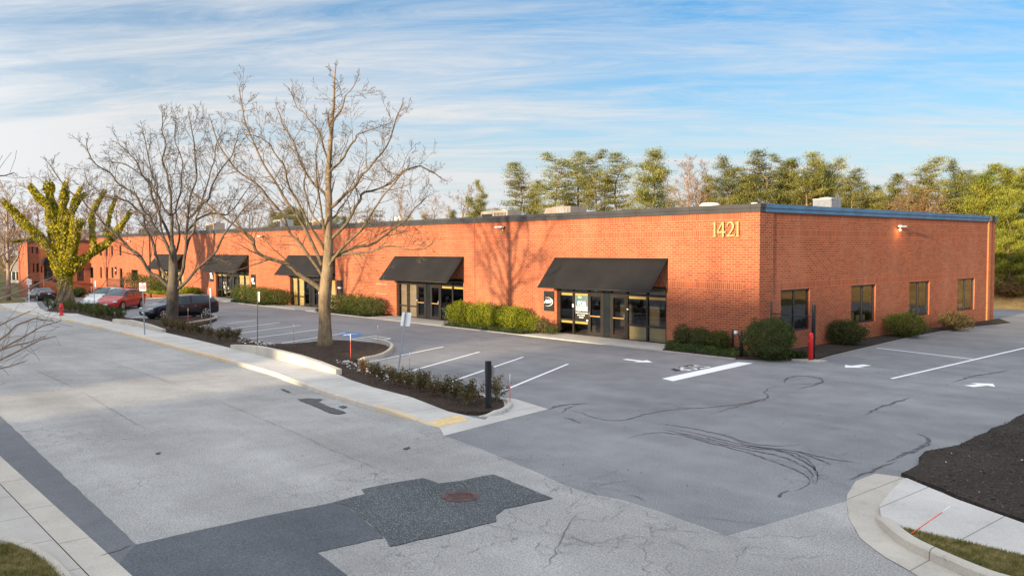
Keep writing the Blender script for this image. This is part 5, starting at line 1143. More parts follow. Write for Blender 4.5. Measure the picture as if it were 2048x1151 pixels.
# ---------------------------------------------------------------- shrubs and hedges
def bush(px0, px1, yt, yb, mat, label, n, size=.06, depthr=.5, name='bush', group=None, seed=0, zb=.05, shell=.28, back=1.0, dy=None):
    f = gp((px0+px1)/2, yb, zb); D = depth(f); w = (px1-px0)/F*D/2; rd = w*depthr if dy is None else dy
    vd = Vector((f.x-CAM.x, f.y-CAM.y, 0)).normalized(); c = f+vd*rd*back; D2 = depth(c); h = (CAM.z-c.z)-(yt-495.6)/F*D2; h = max(.3, h-.0)
    return cloud(name, (c.x, c.y, c.z), (w, max(rd, .3), h/2*1.04), n, size, mat, label, 'bush', group, shell=shell, seed=seed)
def wallbush(x0, x1, h, mat, label, n, size, seed, y=-.75, d=.62, group=None, dx=0):
    c = Vector(((x0+x1)/2, y, .06)); return cloud('bush', c, ((x1-x0)/2, d, h/2*1.04), n, size, mat, label, 'bush', group, shell=.3, seed=seed)
HG = 'hedge bushes along the front wall'
def wx(px): return onplane(px, 640, 1, -.75).x
for i, (a, b, h, lab) in enumerate([(898, 945, 1.35, 'yellow green bush at the left end of the bright hedge'), (935, 985, 1.35, 'second yellow green bush from the left in the bright hedge'), (978, 1022, 1.3, 'third yellow green bush from the left in the bright hedge'), (1010, 1058, 1.3, 'yellow green bush at the right end of the bright hedge')]):
    wallbush(wx(a), wx(b), h, M['yellowbush'], lab, 6500, .075, i, group=HG)
wallbush(wx(1056), wx(1082), .85, M['yellowbush'], 'small yellow bush just right of the bright hedge', 1800, .07, 5, group=HG)
wallbush(wx(1078), wx(1098), .75, M['russet'], 'thin russet shrub between the bright hedge and the logo plaque', 900, .06, 6, group=HG); wallbush(wx(1094), wx(1112), .45, M['holly'], 'low shrub at the foot of the logo plaque', 800, .06, 7, group=HG)
for i, (a, b, h) in enumerate([(662, 700, 1.25), (692, 735, 1.3), (725, 768, 1.25)]): wallbush(wx(a), wx(b), h, M['boxwood'] if i != 1 else M['holly'], '%s dark bush of the hedge right of the front tree trunk' % ['left', 'middle', 'right'][i], 4500, .075, 10+i, group=HG)
for i, (a, b, h) in enumerate([(467, 505, 1.45), (498, 545, 1.3), (535, 578, 1.3)]): wallbush(wx(a), wx(b), h, M['holly'], '%s bush of the hedge right of the yellow storefront' % ['left', 'middle', 'right'][i], 3600, .09, 20+i, group=HG)
for i, (a, b, h) in enumerate([(250, 292, 1.9), (285, 325, 1.7), (312, 345, 1.3), (372, 395, .8)]): wallbush(wx(a), wx(b), h, [M['boxwood'], M['boxwood'], M['holly'], M['yellowbush']][i], ['tall dark bush behind the red car', 'dark bush left of the farther tree trunk', 'smaller bush behind the farther tree trunk', 'small bright bush beside the fifth storefront'][i], 2600, .11, 30+i, d=.9, group=HG)
for i, (a, b, h) in enumerate([(1345, 1382, 1.0), (1376, 1420, .95), (1414, 1456, .9)]): wallbush(wx(a), wx(b), h, M['boxwood'] if i < 2 else M['holly'], '%s of the three low dark bushes left of the black bollards' % ['leftmost', 'middle', 'rightmost'][i], 3200, .06, 40+i, y=-.6, d=.45, group=HG)
bush(1484, 1594, 637, 723, M['boxwood'], 'big rounded dark bush at the corner of the building', 15000, .062, .85, seed=50, shell=.2)
bush(1643, 1738, 641, 691, M['boxwood'], 'dark bush under the second side window', 8500, .06, .6, seed=51, group='bushes along the side wall')
bush(1764, 1856, 626, 675, M['holly'], 'rounded olive bush under the third side window', 8500, .065, .6, seed=52, group='bushes along the side wall')
bush(1872, 1948, 624, 661, M['russet'], 'sparse brownish bush under the last side window', 4200, .075, .6, seed=53, group='bushes along the side wall', shell=.4)
bush(138, 178, 571, 594, M['boxwood'], 'round dark bush between the ivy tree and the steps', 3500, .13, .6, seed=54, zb=-.0)
M['dirtgreen'] = M['cover']
def cover(pts, n, h, label, mat='cover', size=.06, z=.07):
    P = [(p[0], p[1]) for p in pts]; xs = [p[0] for p in P]; ys = [p[1] for p in P]; C = []
    while len(C) < n:
        p = (NR.uniform(min(xs), max(xs)), NR.uniform(min(ys), max(ys)))
        if inside(p, P):
            k = h*(.65+.6*noise.noise(Vector((p[0]*1.7, p[1]*1.7, 0)))); C.append((p[0], p[1], z+abs(k)*NR.uniform(.1, 1)))
    tag(qmesh('ground_cover', leafv(C, size, .7), 4, M[mat]), label, 'ground cover', kind='stuff')
cover([(-4.6, -.1), (-3.3, -1.95), (-1.2, -2.0), (.1, -1.95), (.3, -1.2), (-.6, -.3)], 9000, .32, 'trailing ground cover right of the lease poster storefront')
cover([(1.0, -1.0), (1.5, -.9), (2.1, -.3), (2.0, .3), (1.3, .2)], 2200, .3, 'low ground cover beside the red bollard')
cover([(-19.2, -1.2), (-19.1, -1.9), (-12.5, -1.95), (-12.1, -.4), (-12.6, -.3), (-13.2, -1.1)], 7000, .22, 'ground cover below the bright hedge')
cover([(-34.2, -1.2), (-34.1, -1.9), (-27.4, -1.95), (-27.1, -.6), (-29, -1.2)], 7500, .25, 'ground cover below the hedge right of the front tree', size=.08)
cover([(-48.8, -1.3), (-48.6, -1.9), (-42.4, -1.95), (-42.1, -.6)], 4500, .25, 'ground cover below the hedge right of the yellow storefront', size=.1)
cover([(-73, -1.0), (-73, -2.6), (-58, -2.6), (-57, -.8)], 6000, .25, 'bright ground cover behind the red car', 'yellowbush', .12)
# shrubs in the kerbside bed
def bedshrub(i, px, py, s, lab, mat='russet'):
    c = gp(px, py, .1); rg = np.random.default_rng(500+i); rng = random.Random(i)
    E_ = empty('shrub', c, 0, lab, 'shrub', 'low shrubs in the kerbside mulch bed'); mb = MB(); C = []
    for _ in range(11 if s > .4 else 9):
        a = rng.uniform(0, 6.28); q = rng.uniform(.1, .8)*s; h = s*rng.uniform(.75, 1.5); e_ = Vector((math.cos(a)*q, math.sin(a)*q, h)); mb.tube([(0, 0, 0), e_*.5+Vector((0, 0, .05)), e_], [.012, .009, .005], 4, cap=False)
        for t in (.45, .6, .75, .9, 1.0):
            q_ = e_*t
            for _ in range(16): C.append((q_.x+rng.gauss(0, .05), q_.y+rng.gauss(0, .05), q_.z+rng.gauss(0, .045)))
    mb.build('stems', M['bark'], E_, local=True); qmesh('foliage', leafv(C, .055, .6, nr=rg), 4, M[mat], E_)
SH = [z6([(560, 500)])[0]+(.32, 'brownbrush')] + [z6([p])[0]+(s, 'russet') for p, s in [((690, 545), .34), ((775, 575), .38), ((830, 588), .4), ((885, 600), .42), ((950, 625), .44), ((1000, 620), .36), ((1055, 650), .38), ((1115, 660), .42), ((1180, 680), .44), ((1275, 715), .44), ((1325, 700), .4), ((1480, 685), .45), ((640, 520), .3)]]
SH += [z2([p])[0]+(.42, 'russet') for p in [(20, 862), (60, 868), (110, 880), (160, 888), (235, 905), (290, 920), (340, 928), (390, 925), (-60, 850), (-20, 855)]]
SH += [z8([p])[0]+(.55, 'holly') for p in [(800, 640), (880, 650), (1080, 670), (1150, 690), (1230, 700), (1340, 730), (1420, 760), (1500, 765), (1590, 780), (1680, 790), (1780, 810), (1380, 700), (1620, 740)]]+[r6([p])[0]+(.5, 'holly') for p in [(300, 640), (370, 655), (440, 665), (520, 672), (580, 675), (250, 625)]]
ORD = ['first', 'second', 'third', 'fourth', 'fifth', 'sixth', 'seventh', 'eighth', 'ninth', 'tenth', 'eleventh', 'twelfth', 'thirteenth', 'fourteenth', 'fifteenth', 'sixteenth', 'seventeenth', 'eighteenth', 'nineteenth']
segs = [sorted(SH[:14], key=lambda s: -s[0]), sorted(SH[14:24], key=lambda s: -s[0]), sorted(SH[24:], key=lambda s: -s[0])]
k = 0
for sg, txt in zip(segs, ['low russet green shrub in the near bed, %s counted from the black post', 'low shrub between the two bare trees, %s counted from the long low wall', 'low green shrub between the hydrant and the far low wall, %s counted from the right']):
    for j, s_ in enumerate(sg): bedshrub(k, s_[0], s_[1], s_[2], txt % ORD[j], s_[3]); k += 1
# stones
def stones():
    mb = MB(); rng = random.Random(6); path = z6([(430, 410), (560, 468), (640, 490), (740, 512), (800, 540), (900, 552), (1050, 580), (1250, 620), (1400, 655)]); P = [gp(x, y, .12) for x, y in path]
    path2 = z2([(430, 912), (480, 930), (560, 940), (640, 950)]); P2 = [gp(x, y, .12) for x, y in path2]
    for Q, n, sp_ in ((P, 330, .16), (P2, 70, .2)):
        for _ in range(n):
            t = rng.random()**.9*(len(Q)-1); i = min(len(Q)-2, int(t)); c = Q[i].lerp(Q[i+1], t-i)+Vector((rng.gauss(0, sp_), rng.gauss(0, sp_), 0)); s = rng.uniform(.02, .06)
            vs = [c+Vector((x*s*rng.uniform(.7, 1.2), y*s*rng.uniform(.7, 1.2), z*s*rng.uniform(.6, 1))) for x, y, z in ((1, 0, 0), (0, 1, 0), (-1, 0, 0), (0, -1, 0), (0, 0, 1), (0, 0, -.6), (.6, .6, .5), (-.6, .6, .5), (-.6, -.6, .5), (.6, -.6, .5))]
            mb.add(vs, [(0, 1, 6), (1, 2, 7), (2, 3, 8), (3, 0, 9), (6, 1, 7), (7, 2, 8), (8, 3, 9), (9, 0, 6), (6, 7, 4), (7, 8, 4), (8, 9, 4), (9, 6, 4), (1, 0, 5), (2, 1, 5), (3, 2, 5), (0, 3, 5)])
    tag(mb.build('river_stones', M['stone']), 'white river stones along the lot edge of the mulch bed', 'stones', kind='stuff')
stones()
# ---------------------------------------------------------------- street furniture
def signpost(base, ytop, sy0, sy1, px, w, label, facing, post='steel', lean=None, z=.12, text=None, group='parking signs on posts', backcol='white', off=.05):
    b = gp(*base, z); D = depth(b); topp = atdepth(lean if lean else base[0], ytop, D); E_ = empty('sign_post', b, 0, label, 'sign', group)
    mb = MB(); d = topp-b; n = Vector((math.cos(facing), math.sin(facing), 0)); s = Vector((-n.y, n.x, 0)); wP = .03
    vs = []
    for q in (b-Vector((0, 0, .1)), topp): vs += [q-s*wP-n*.012, q+s*wP-n*.012, q+s*wP*.5+n*.018, q-s*wP*.5+n*.018]
    mb.add(vs, [(0, 1, 5, 4), (1, 2, 6, 5), (2, 3, 7, 6), (3, 0, 4, 7), (4, 5, 6, 7), (3, 2, 1, 0)]); mb.build('post', M[post], E_)
    dn = d.normalized(); z0 = b+d*((sy1-base[1])/(ytop-base[1])); z1_ = b+d*((sy0-base[1])/(ytop-base[1])); h = (z1_-z0).length
    c = (z0+z1_)/2+n*off; u = dn; s2 = s
    def plate(name, mat, ww, hh, o, cut=.03):
        mb = MB(); f = []; 
        for k, oo in enumerate((0, .004)):
            for x, y in ((-1, -1), (1, -1), (1, 1), (-1, 1)):
                for (dx, dy) in (((0, cut), (cut, 0)) if x*y > 0 else ((cut, 0), (0, cut))): f.append(c+s2*(x*(ww/2-dx))+u*(y*(hh/2-dy))+n*(o+oo))
        mb.add(f, [tuple(range(7, -1, -1)), tuple(range(8, 16))]+[(i, (i+1) % 8, (i+1) % 8+8, i+8) for i in range(8)]); return mb.build(name, mat, E_)
    plate('sign_plate', M[backcol], w, h, 0)
    if text:
        M4 = Matrix(((s2.x, u.x, n.x, c.x+n.x*.008), (s2.y, u.y, n.y, c.y+n.y*.008), (s2.z, u.z, n.z, c.z), (0, 0, 0, 1)))
        for t_, sz, dy in text: textobj('lettering', t_, sz, M['red'], M4 @ Matrix.Translation((0, dy, 0)), E_, bold=.004)
    return E_
cam_dir = lambda b: math.atan2(CAM.y-b.y, CAM.x-b.x)
signpost((58, 614.5), 557, 558, 569, 58, .32, 'white sign on a pale post far left of the hydrant', cam_dir(gp(58, 614))+.2, 'white')
signpost((188.5, 622), 560, 561, 574, 189, .30, 'white sign on a steel post in front of the white car', R(95), z=.1, off=.05)
signpost((289.6, 669), 564, 565, 582, 285, .32, 'white sign with red lettering on the tall post by the road', cam_dir(gp(289, 669))-.1, text=[('P', .16, .16), ('NO PARKING', .055, .03), ('ANY TIME', .055, -.06)], z=.13, lean=285)
signpost((422.6, 661), 575, 576, 595, 419, .32, 'white sign on a grey post right of the farther bare tree', R(80), lean=418, z=.1, off=.05)
signpost((515, 688), 582, 583, 603, 514, .32, 'white sign on a green post left of the front tree', R(82), 'greenpost', z=.1, off=.05)
signpost((795, 748), 624, 624.5, 652, 811, .46, 'white sign on a leaning steel post near the white stones', R(100), lean=811.5, z=.1, off=.05)
# black post with a round plate
b = gp(977, 815, .1); E_ = empty('marker_post', b, 0, 'thick black post with round plate at the driveway end of the bed', 'post'); D = depth(b)
mb = MB(); mb.box((-.065, -.065, -.1), (.065, .065, 1.26)); o = mb.build('post', M['black'], E_, local=True, bevel=.012)
mb = MB(); vs = []; n = 24; s = Vector((.78, .62, 0)).normalized(); nn = Vector((-s.y, s.x, 0))
for o_ in (.075, .083):
    for k in range(n): a = 2*math.pi*k/n; vs.append(s*(.145*math.cos(a)+.02)+nn*o_+Vector((0, 0, .98+.25*math.sin(a)*.72)))
mb.add(vs, [tuple(range(n)), tuple(range(2*n-1, n-1, -1))]+[(k, (k+1) % n, (k+1) % n+n, k+n) for k in range(n)]); mb.build('round_plate', M['greymetal'], E_, local=True)
# hydrant
b = gp(123, 630.5, .13); E_ = empty('fire_hydrant', b, 0, 'red fire hydrant on the sidewalk edge', 'hydrant'); 
mb = MB(); mb.lathe([(.17, 0), (.17, .04), (.11, .05), (.105, .48), (.14, .5), (.14, .54), (.125, .56), (.12, .66), (.07, .76), (.03, .79), (.03, .84)], (0, 0, 0), 16); mb.build('barrel', M['red'], E_, local=True)
for a in (R(-60), R(30), R(-150)):
    mb = MB(); d_ = Vector((math.cos(a), math.sin(a), 0)); q = Vector((0, 0, .40)); mb.tube([q+d_*.05, q+d_*.19], .055 if a != R(-60) else .07, 10); mb.tube([q+d_*.19, q+d_*.22], .035, 6); mb.build('nozzle', M['red'], E_, local=True)
# marker stakes
def stake(px, py, yt, label, mat='pinkred', white=True, z=.1):
    b = gp(px, py, z); D = depth(b); t = atdepth(px, yt, D); h = t.z-b.z; E_ = empty('marker_stake', b, 0, label, 'stake', 'thin snow marker stakes')
    mb = MB(); mb.tube([(0, 0, -.05), (0, 0, h*.68)], .011, 6); mb.build('rod', M[mat], E_, local=True); mb = MB(); mb.tube([(0, 0, h*.68+.001), (0, 0, h)], .011, 6); mb.build('reflective_tip', M['white'], E_, local=True)
for a in [(701.5, 717.5, 667, 'orange stake at the tip of the curved kerb'), (819, 746, 704, 'red stake beside the leaning sign post'), (1020, 806, 747, 'red stake on the kerb end near the round plate post'), (588, 685, 647, 'red stake left of the front tree trunk'), (756, 683, 650, 'red stake beyond the hatched bay'), (376.5, 648, 616, 'red stake right of the farther bare tree trunk'), (404, 655, 627, 'red stake left of the grey sign post'), (312, 634, 612, 'red stake in front of the black car bumper')]: stake(a[0], a[1], a[2], a[3])
a, b = gp(1818, 1069, .12), gp(1902, 1011, .16); mb = MB(); mb.tube([a, a.lerp(b, .8)], .011, 6); E_ = empty('marker_stake', a, 0, 'bright orange stake leaning over the right hand sidewalk', 'stake', 'thin snow marker stakes'); b.z = .55
b = onplane(1902, 1011, 0, 14.1) if False else atdepth(1902, 1011, depth(a)+.05); mb = MB(); mb.tube([a, a.lerp(b, .78)], .008, 6); mb.build('rod', M['orange'], E_); mb = MB(); mb.tube([a.lerp(b, .781), b], .008, 6); mb.build('reflective_tip', M['white'], E_)
# low concrete walls
def lowwall(pxs, label, th=.22):
    mb = MB(); vs = []; 
    P = [gp(x, yb, .13) for x, yt, yb in pxs]; H_ = [(yb-yt)/F*depth(p) for (x, yt, yb), p in zip(pxs, P)]; n = len(P)
    for i, (p, h) in enumerate(zip(P, H_)):
        d = (P[min(i+1, n-1)]-P[max(0, i-1)]).normalized(); nn = Vector((-d.y, d.x, 0))
        vs += [p+Vector((0, 0, -.3)), p+Vector((0, 0, h)), p+nn*th+Vector((0, 0, h)), p+nn*th+Vector((0, 0, -.3))]
    mb.add(vs, [(4*i+k, 4*i+(k+1) % 4, 4*i+4+(k+1) % 4, 4*i+4+k) for i in range(n-1) for k in range(4)]+[(0, 1, 2, 3), (4*n-1, 4*n-2, 4*n-3, 4*n-4)])
    bx = P[0]; o = mb.build('retaining_wall', M['concrete2'], origin=P[0]); bm = bmesh.new(); bm.from_mesh(o.data); bmesh.ops.recalc_face_normals(bm, faces=bm.faces[:]); bm.to_mesh(o.data); bm.free()
    tag(o, label, 'wall', 'low concrete retaining walls beside the sidewalk')
lowwall([(461, 689, 696.5), (490, 690, 703), (514, 692, 708), (553, 700, 718), (593, 710, 728.5), (633, 723, 739), (672, 738.5, 748)], 'long low concrete wall curving below the front tree')
lowwall([(225, 637.5, 645.5), (257, 639.5, 650), (295, 648.5, 657), (323, 658.5, 664)], 'short low concrete wall below the farther bare tree')
# red bollard, fence with two black posts, twin black posts with a pipe
b = gp(1621.3, 720.5, .03); E_ = empty('bollard', b, 0, 'bright red bollard with chipped paint at the corner', 'bollard')
mb = MB(); mb.lathe([(.09, -.03), (.09, .98), (.075, 1.04), (.03, 1.075)], (0, 0, 0), 20); mb.build('post', M['redchip'], E_, local=True)
pA = Vector((b.x+.02, b.y+.16, .0)); pA = atdepth(1626.3, 716, depth(b)+.22); pA.z = 0; pB = Vector((.16, .33, 0)); q = atdepth(1542, 690, 34.5); pB = Vector((max(.12, q.x), q.y, 0))
FN = empty('chain_link_fence', pA, 0, 'short black chain link fence with two posts behind the red bollard', 'fence')
mb = MB(); mb.lathe([(.075, -.05), (.075, 2.1), (.06, 2.15), (.02, 2.17)], pA, 14); mb.build('fence_post', M['black'], FN); mb = MB(); mb.lathe([(.04, -.05), (.04, 2.18), (.02, 2.2)], pB, 10); mb.build('fence_post', M['black'], FN)
mb = MB(); mb.tube([pA+Vector((0, 0, 1.70)), pB+Vector((0, 0, 1.70))], .02, 6); mb.build('rail', M['black'], FN)
mb = MB(); d = pB-pA; L = d.length; dn = d.normalized(); k = -1.7
while k < L:
    for sgn in (1, -1):
        a0 = max(0, k) if sgn == 1 else max(0, k); 
        s0, s1 = k, k+1.65
        lo, hi = max(s0, 0), min(s1, L)
        if hi > lo:
            za = (lo-s0) if sgn == 1 else 1.65-(lo-s0); zb2 = (hi-s0) if sgn == 1 else 1.65-(hi-s0); mb.tube([pA+dn*lo+Vector((0, 0, .05+za)), pA+dn*hi+Vector((0, 0, .05+zb2))], .0035, 3, cap=False)
    k += .085
mb.build('mesh', M['black'], FN)
for i, (px, py, yt) in enumerate([(1465, 706, 659), (1483, 713, 660)]):
    b = gp(px, py, .07); h = (py-yt)/F*depth(b); o = MB().lathe([(.055, -.1), (.055, h-.06), (.04, h-.01), (.01, h)], b, 14).build('bollard', M['black'], origin=b); tag(o, ['black bollard left of the utility box pipe', 'black bollard touching the big corner bush'][i], 'bollard', 'pair of black bollards at the front wall')
b = gp(1479, 712, .07)+Vector((-.1, .25, 0)); E_ = empty('utility_pipe', b, 0, 'bent black pipe with small white box between the two black bollards', 'pipe')
D = depth(b); mb = MB(); P = [atdepth(x, y, D) for x, y in ((1480, 712), (1480, 680), (1478, 670), (1473, 665))]; mb.tube(P, .03, 8); mb.build('pipe', M['black'], E_)
mb = MB(); c = atdepth(1471.5, 664, D); mb.box((c.x-.06, c.y-.05, c.z-.06), (c.x+.06, c.y+.05, c.z+.06)); mb.build('box', M['white'], E_, bevel=.01)
# manhole
c = gp(921, 994, 0); E_ = empty('manhole', (c.x, c.y, .018), 0, 'rusty round manhole cover in the speckled patch', 'manhole')
mb = MB(); mb.lathe([(.33, -.02), (.33, .008), (.30, .009)], (0, 0, 0), 32, smooth=False); mb.build('ring', M['rust'], E_, local=True)
mb = MB(); mb.lathe([(.285, -.02), (.285, .012)], (0, 0, 0), 32, smooth=False)
for i in range(-5, 6):
    for j in range(-5, 6):
        if i*i+j*j < 24: mb.box((i*.05-.013, j*.05-.013, .012), (i*.05+.013, j*.05+.013, .018))
mb.build('lid', M['rust'], E_, local=True)
# utility pole
b = place_d(744, 130); zt = CAM.z+(496.7-418)/F*130; E_ = empty('utility_pole', b, 0, 'wooden utility pole with two crossarms behind the roof', 'utility pole')
mb = MB(); mb.tube([(0, 0, 0), (0, 0, zt)], [.2, .14], 8); mb.build('pole', M['wood'], E_, local=True)
s = RT.copy(); s.z = 0; s.normalize()
for z_, w in ((zt-.35, 1.65), (zt-1.1, 1.6)):
    mb = MB(); mb.tube([s*-w+Vector((0, 0, z_)), s*w+Vector((0, 0, z_))], .08, 4)
    mb.build('crossarm', M['wood'], E_, local=True); mb = MB()
    for t in (-.95, -.55, .55, .95): mb.lathe([(.06, 0), (.08, .1), (.04, .25)], s*w*t+Vector((0, 0, z_+.07)), 6)
    mb.build('insulators', M['greymetal'], E_, local=True)
# twig on the driveway
a, b = gp(1575, 718, .02), gp(1608, 721, .02); tag(MB().tube([a, a.lerp(b, .5)+Vector((0, .03, .01)), b], .02, 5).build('fallen_branch', M['barkpale'], origin=a), 'short fallen branch on the asphalt below the corner bush', 'branch')
# small black marker post by the steps
b = gp(179, 601.5, 0); tag(MB().lathe([(.1, -.1), (.1, .95), (.03, 1.0)], b, 10).build('bollard', M['black'], origin=b), 'dark bollard left of the entry steps', 'bollard')
# pale house at far left
b = place_d(38, 150); b.z = -1.4; H_ = empty('pale_house', b, R(49), 'cream single storey house far behind the dark sedan', 'house')
w = 50/F*150; mb = MB(); zt = CAM.z+(500-541)/F*150-b.z; mb.box((-w/2, 0, -.5), (w/2, 6, zt)); mb.build('wall', M['offwhite'], H_, local=True)
mb = MB(); mb.add([(-w/2-.4, -.4, zt), (w/2+.4, -.4, zt), (w/2+.4, 6.4, zt), (-w/2-.4, 6.4, zt), (-w/2-.2, 3, zt+1.5), (w/2+.2, 3, zt+1.5)], [(0, 1, 5, 4), (2, 3, 4, 5), (1, 2, 5), (3, 0, 4), (3, 2, 1, 0)]); mb.build('roof', M['roof'], H_, local=True)
for k in range(6):
    x = -w/2+w*(k+.5)/6; mb = MB(); mb.box((x-.25, -.06, .5), (x+.25, -.01, 2.0)); mb.build('window', M['carglass'], H_, local=True)
# ---------------------------------------------------------------- cars
def car(kind, L, W, H, paint, label, wf=None, wr=None, loc=None, head=None, group='cars parked in the lot', plate=True):
    if wf is not None:
        d = (wf-wr); d.z = 0; d.normalize(); left = Vector((-d.y, d.x, 0)); mid = (wf+wr)/2-left*(W/2-.08); base = Vector((mid.x, mid.y, tz(mid.x))); rz = math.atan2(d.y, d.x)
    else: base = Vector(loc); rz = math.atan2(head[1], head[0])
    E_ = empty('parked_car', base, rz, label, 'car', group)
    # stations: x, z bottom, z belt, z roof, half width, half roof width
    if kind == 'hatch':
        S = [(-.5, .38, .62, .66, .62, .5), (-.492, .30, .80, .85, .80, .62), (-.47, .26, 1.02, 1.10, .88, .62), (-.44, .24, 1.05, 1.22, .93, .60), (-.35, .22, 1.04, 1.36, .98, .58), (-.22, .2, 1.01, 1.46, 1, .60), (-.05, .2, .97, 1.49, 1, .61), (.08, .2, .94, 1.46, 1, .62), (.18, .2, .93, 1.28, 1, .66), (.27, .2, .92, 1.02, .99, .70), (.31, .2, .90, .95, .98, .74), (.40, .2, .80, .85, .95, .7), (.46, .22, .68, .74, .88, .6), (.49, .26, .58, .62, .72, .5), (.5, .34, .5, .53, .6, .4)]; g0, g1 = 3, 9; ax = (.31, -.295)
    elif kind == 'suv':
        S = [(-.5, .42, .70, .74, .66, .5), (-.49, .34, .90, .95, .84, .62), (-.475, .30, 1.10, 1.18, .92, .64), (-.45, .28, 1.13, 1.30, .95, .62), (-.38, .25, 1.12, 1.50, .98, .64), (-.25, .25, 1.08, 1.59, 1, .67), (-.08, .25, 1.04, 1.61, 1, .68), (.05, .25, 1.02, 1.58, 1, .68), (.15, .25, 1.01, 1.38, 1, .70), (.24, .25, 1.0, 1.12, .99, .74), (.28, .25, .98, 1.04, .98, .76), (.38, .25, .90, .97, .96, .72), (.45, .26, .80, .86, .91, .62), (.485, .3, .66, .70, .80, .5), (.5, .38, .56, .60, .64, .4)]; g0, g1 = 3, 9; ax = (.305, -.285)
    else:
        S = [(-.5, .38, .66, .70, .66, .5), (-.49, .30, .92, .96, .84, .66), (-.46, .26, 1.0, 1.04, .92, .70), (-.36, .24, 1.0, 1.06, .97, .70), (-.30, .22, .98, 1.20, .99, .62), (-.20, .22, .95, 1.40, 1, .60), (-.06, .22, .93, 1.45, 1, .61), (.05, .22, .92, 1.42, 1, .62), (.14, .22, .91, 1.22, 1, .66), (.22, .22, .9, .98, .99, .72), (.26, .22, .88, .93, .98, .74), (.38, .22, .80, .85, .95, .7), (.45, .24, .70, .76, .88, .6), (.485, .28, .60, .63, .75, .5), (.5, .36, .5, .53, .6, .4)]; g0, g1 = 3, 9; ax = (.31, -.29)
    hz_ = H/max(s[3] for s in S); w = W/2; rings = []
    def ring(s):
        x, zb, zs, zr, hw, rw = s; x *= L; zb, zs, zr = zb*hz_, zs*hz_, zr*hz_; a = hw*w; r_ = min(rw*w*1.12, a*.96)
        half = [(0, zb), (a*.86, zb), (a*.96, zb+.06), (a, zb+(zs-zb)*.38), (a*.985, zb+(zs-zb)*.72), (a*.95, zs-.015), (a*.93, zs+.01), (r_, zr-(zr-zs)*.12-.0), (r_*.86, zr-.005), (r_*.45, zr+.012), (0, zr+.018)]
        return [(x, y, z) for y, z in half]+[(x, -y, z) for y, z in half[-2:0:-1]]
    # interpolate stations smoothly
    def sm(t):
        i = min(len(S)-2, int(t)); f = t-i; f2 = f
        return tuple(a+(b_-a)*f2 for a, b_ in zip(S[i], S[i+1]))
    R_ = [ring(s) for s in S]; n = len(R_[0]); mb = MB(); body = MB(); gl_ = MB()
    vs = [v for r_ in R_ for v in r_]; bf = []; gf = []
    for i in range(len(S)-1):
        for k in range(n):
            q = (i*n+k, i*n+(k+1) % n, (i+1)*n+(k+1) % n, (i+1)*n+k); bf.append(q)
    bf += [tuple(range(n)), tuple(range(len(vs)-1, len(vs)-1-n, -1))]
    body.add(vs, bf, smooth=True); bo = body.build('body', paint, E_, local=True)
    bm = bmesh.new(); bm.from_mesh(bo.data); bmesh.ops.recalc_face_normals(bm, faces=bm.faces[:]); bm.to_mesh(bo.data); bm.free()
    ml = bo.modifiers.new('sub', 'SUBSURF'); ml.levels = 1; ml.render_levels = 2
    # glass: side bands and screens pushed just outside the body
    def P(i, k, o=.012, f=None):
        v = Vector(R_[i][k]); return Vector((v.x, v.y+(o if v.y > 0 else -o), v.z))
    def side_glass(sgn):
        g = MB(); K = (6, 7); vs = []; fs = []
        for i in range(g0+1, g1):
            lo, hi = Vector(R_[i][6]), Vector(R_[i][7]); lo, hi = lo.lerp(hi, .12), lo.lerp(hi, .90)
            for v in (lo, hi): vs.append((v.x, (v.y+.014)*sgn, v.z))
        # pointed ends
        a = Vector(R_[g0][6]).lerp(Vector(R_[g0][7]), .4); b_ = Vector(R_[g1][6]).lerp(Vector(R_[g1][7]), .3)
        m = g1-g0-1; fs = [(2*i, 2*i+1, 2*i+3, 2*i+2) for i in range(m-1)]; vs.append((a.x, (a.y+.014)*sgn, a.z)); vs.append((b_.x, (b_.y+.014)*sgn, b_.z)); fs += [(2*m, 1, 0), (2*m+1, 2*m-2, 2*m-1)]
        g.add(vs, fs); return g.build('side_window', M['carglass'], E_, local=True)
    side_glass(1); side_glass(-1)
    for x in ((ax[0]+ax[1])/2*L-.02,):
        for sgn in (1, -1):
            i = 6; lo, hi = Vector(R_[i][6]), Vector(R_[i][7]); g = MB(); x0 = Vector(R_[i][6]).x; g.add([(x0-.05, (lo.y+.018)*sgn, lo.z), (x0+.05, (lo.y+.018)*sgn, lo.z), (x0+.05, (hi.y+.018)*sgn, hi.z), (x0-.05, (hi.y+.018)*sgn, hi.z)], [(0, 1, 2, 3)]); g.build('door_pillar', M['black'], E_, local=True)
    def screen(ia, ib, name):
        g = MB(); vs = []; rows = []
        for i in range(ia, ib+1):
            row = []
            for k in (7, 8, 9, 10, 11, 12, 13):
                v = Vector(R_[i][k]); row.append((v.x, v.y*.93, v.z+.022))
            rows.append(row)
        vs = [v for r_ in rows for v in r_]; m = 7
        g.add(vs, [(i*m+k, i*m+k+1, (i+1)*m+k+1, (i+1)*m+k) for i in range(len(rows)-1) for k in range(m-1)], smooth=True); o = g.build(name, M['carglass'], E_, local=True); return o
    screen(7, 9, 'windshield'); screen(3, 5, 'rear_window') if kind != 'sedan' else screen(3, 5, 'rear_window')
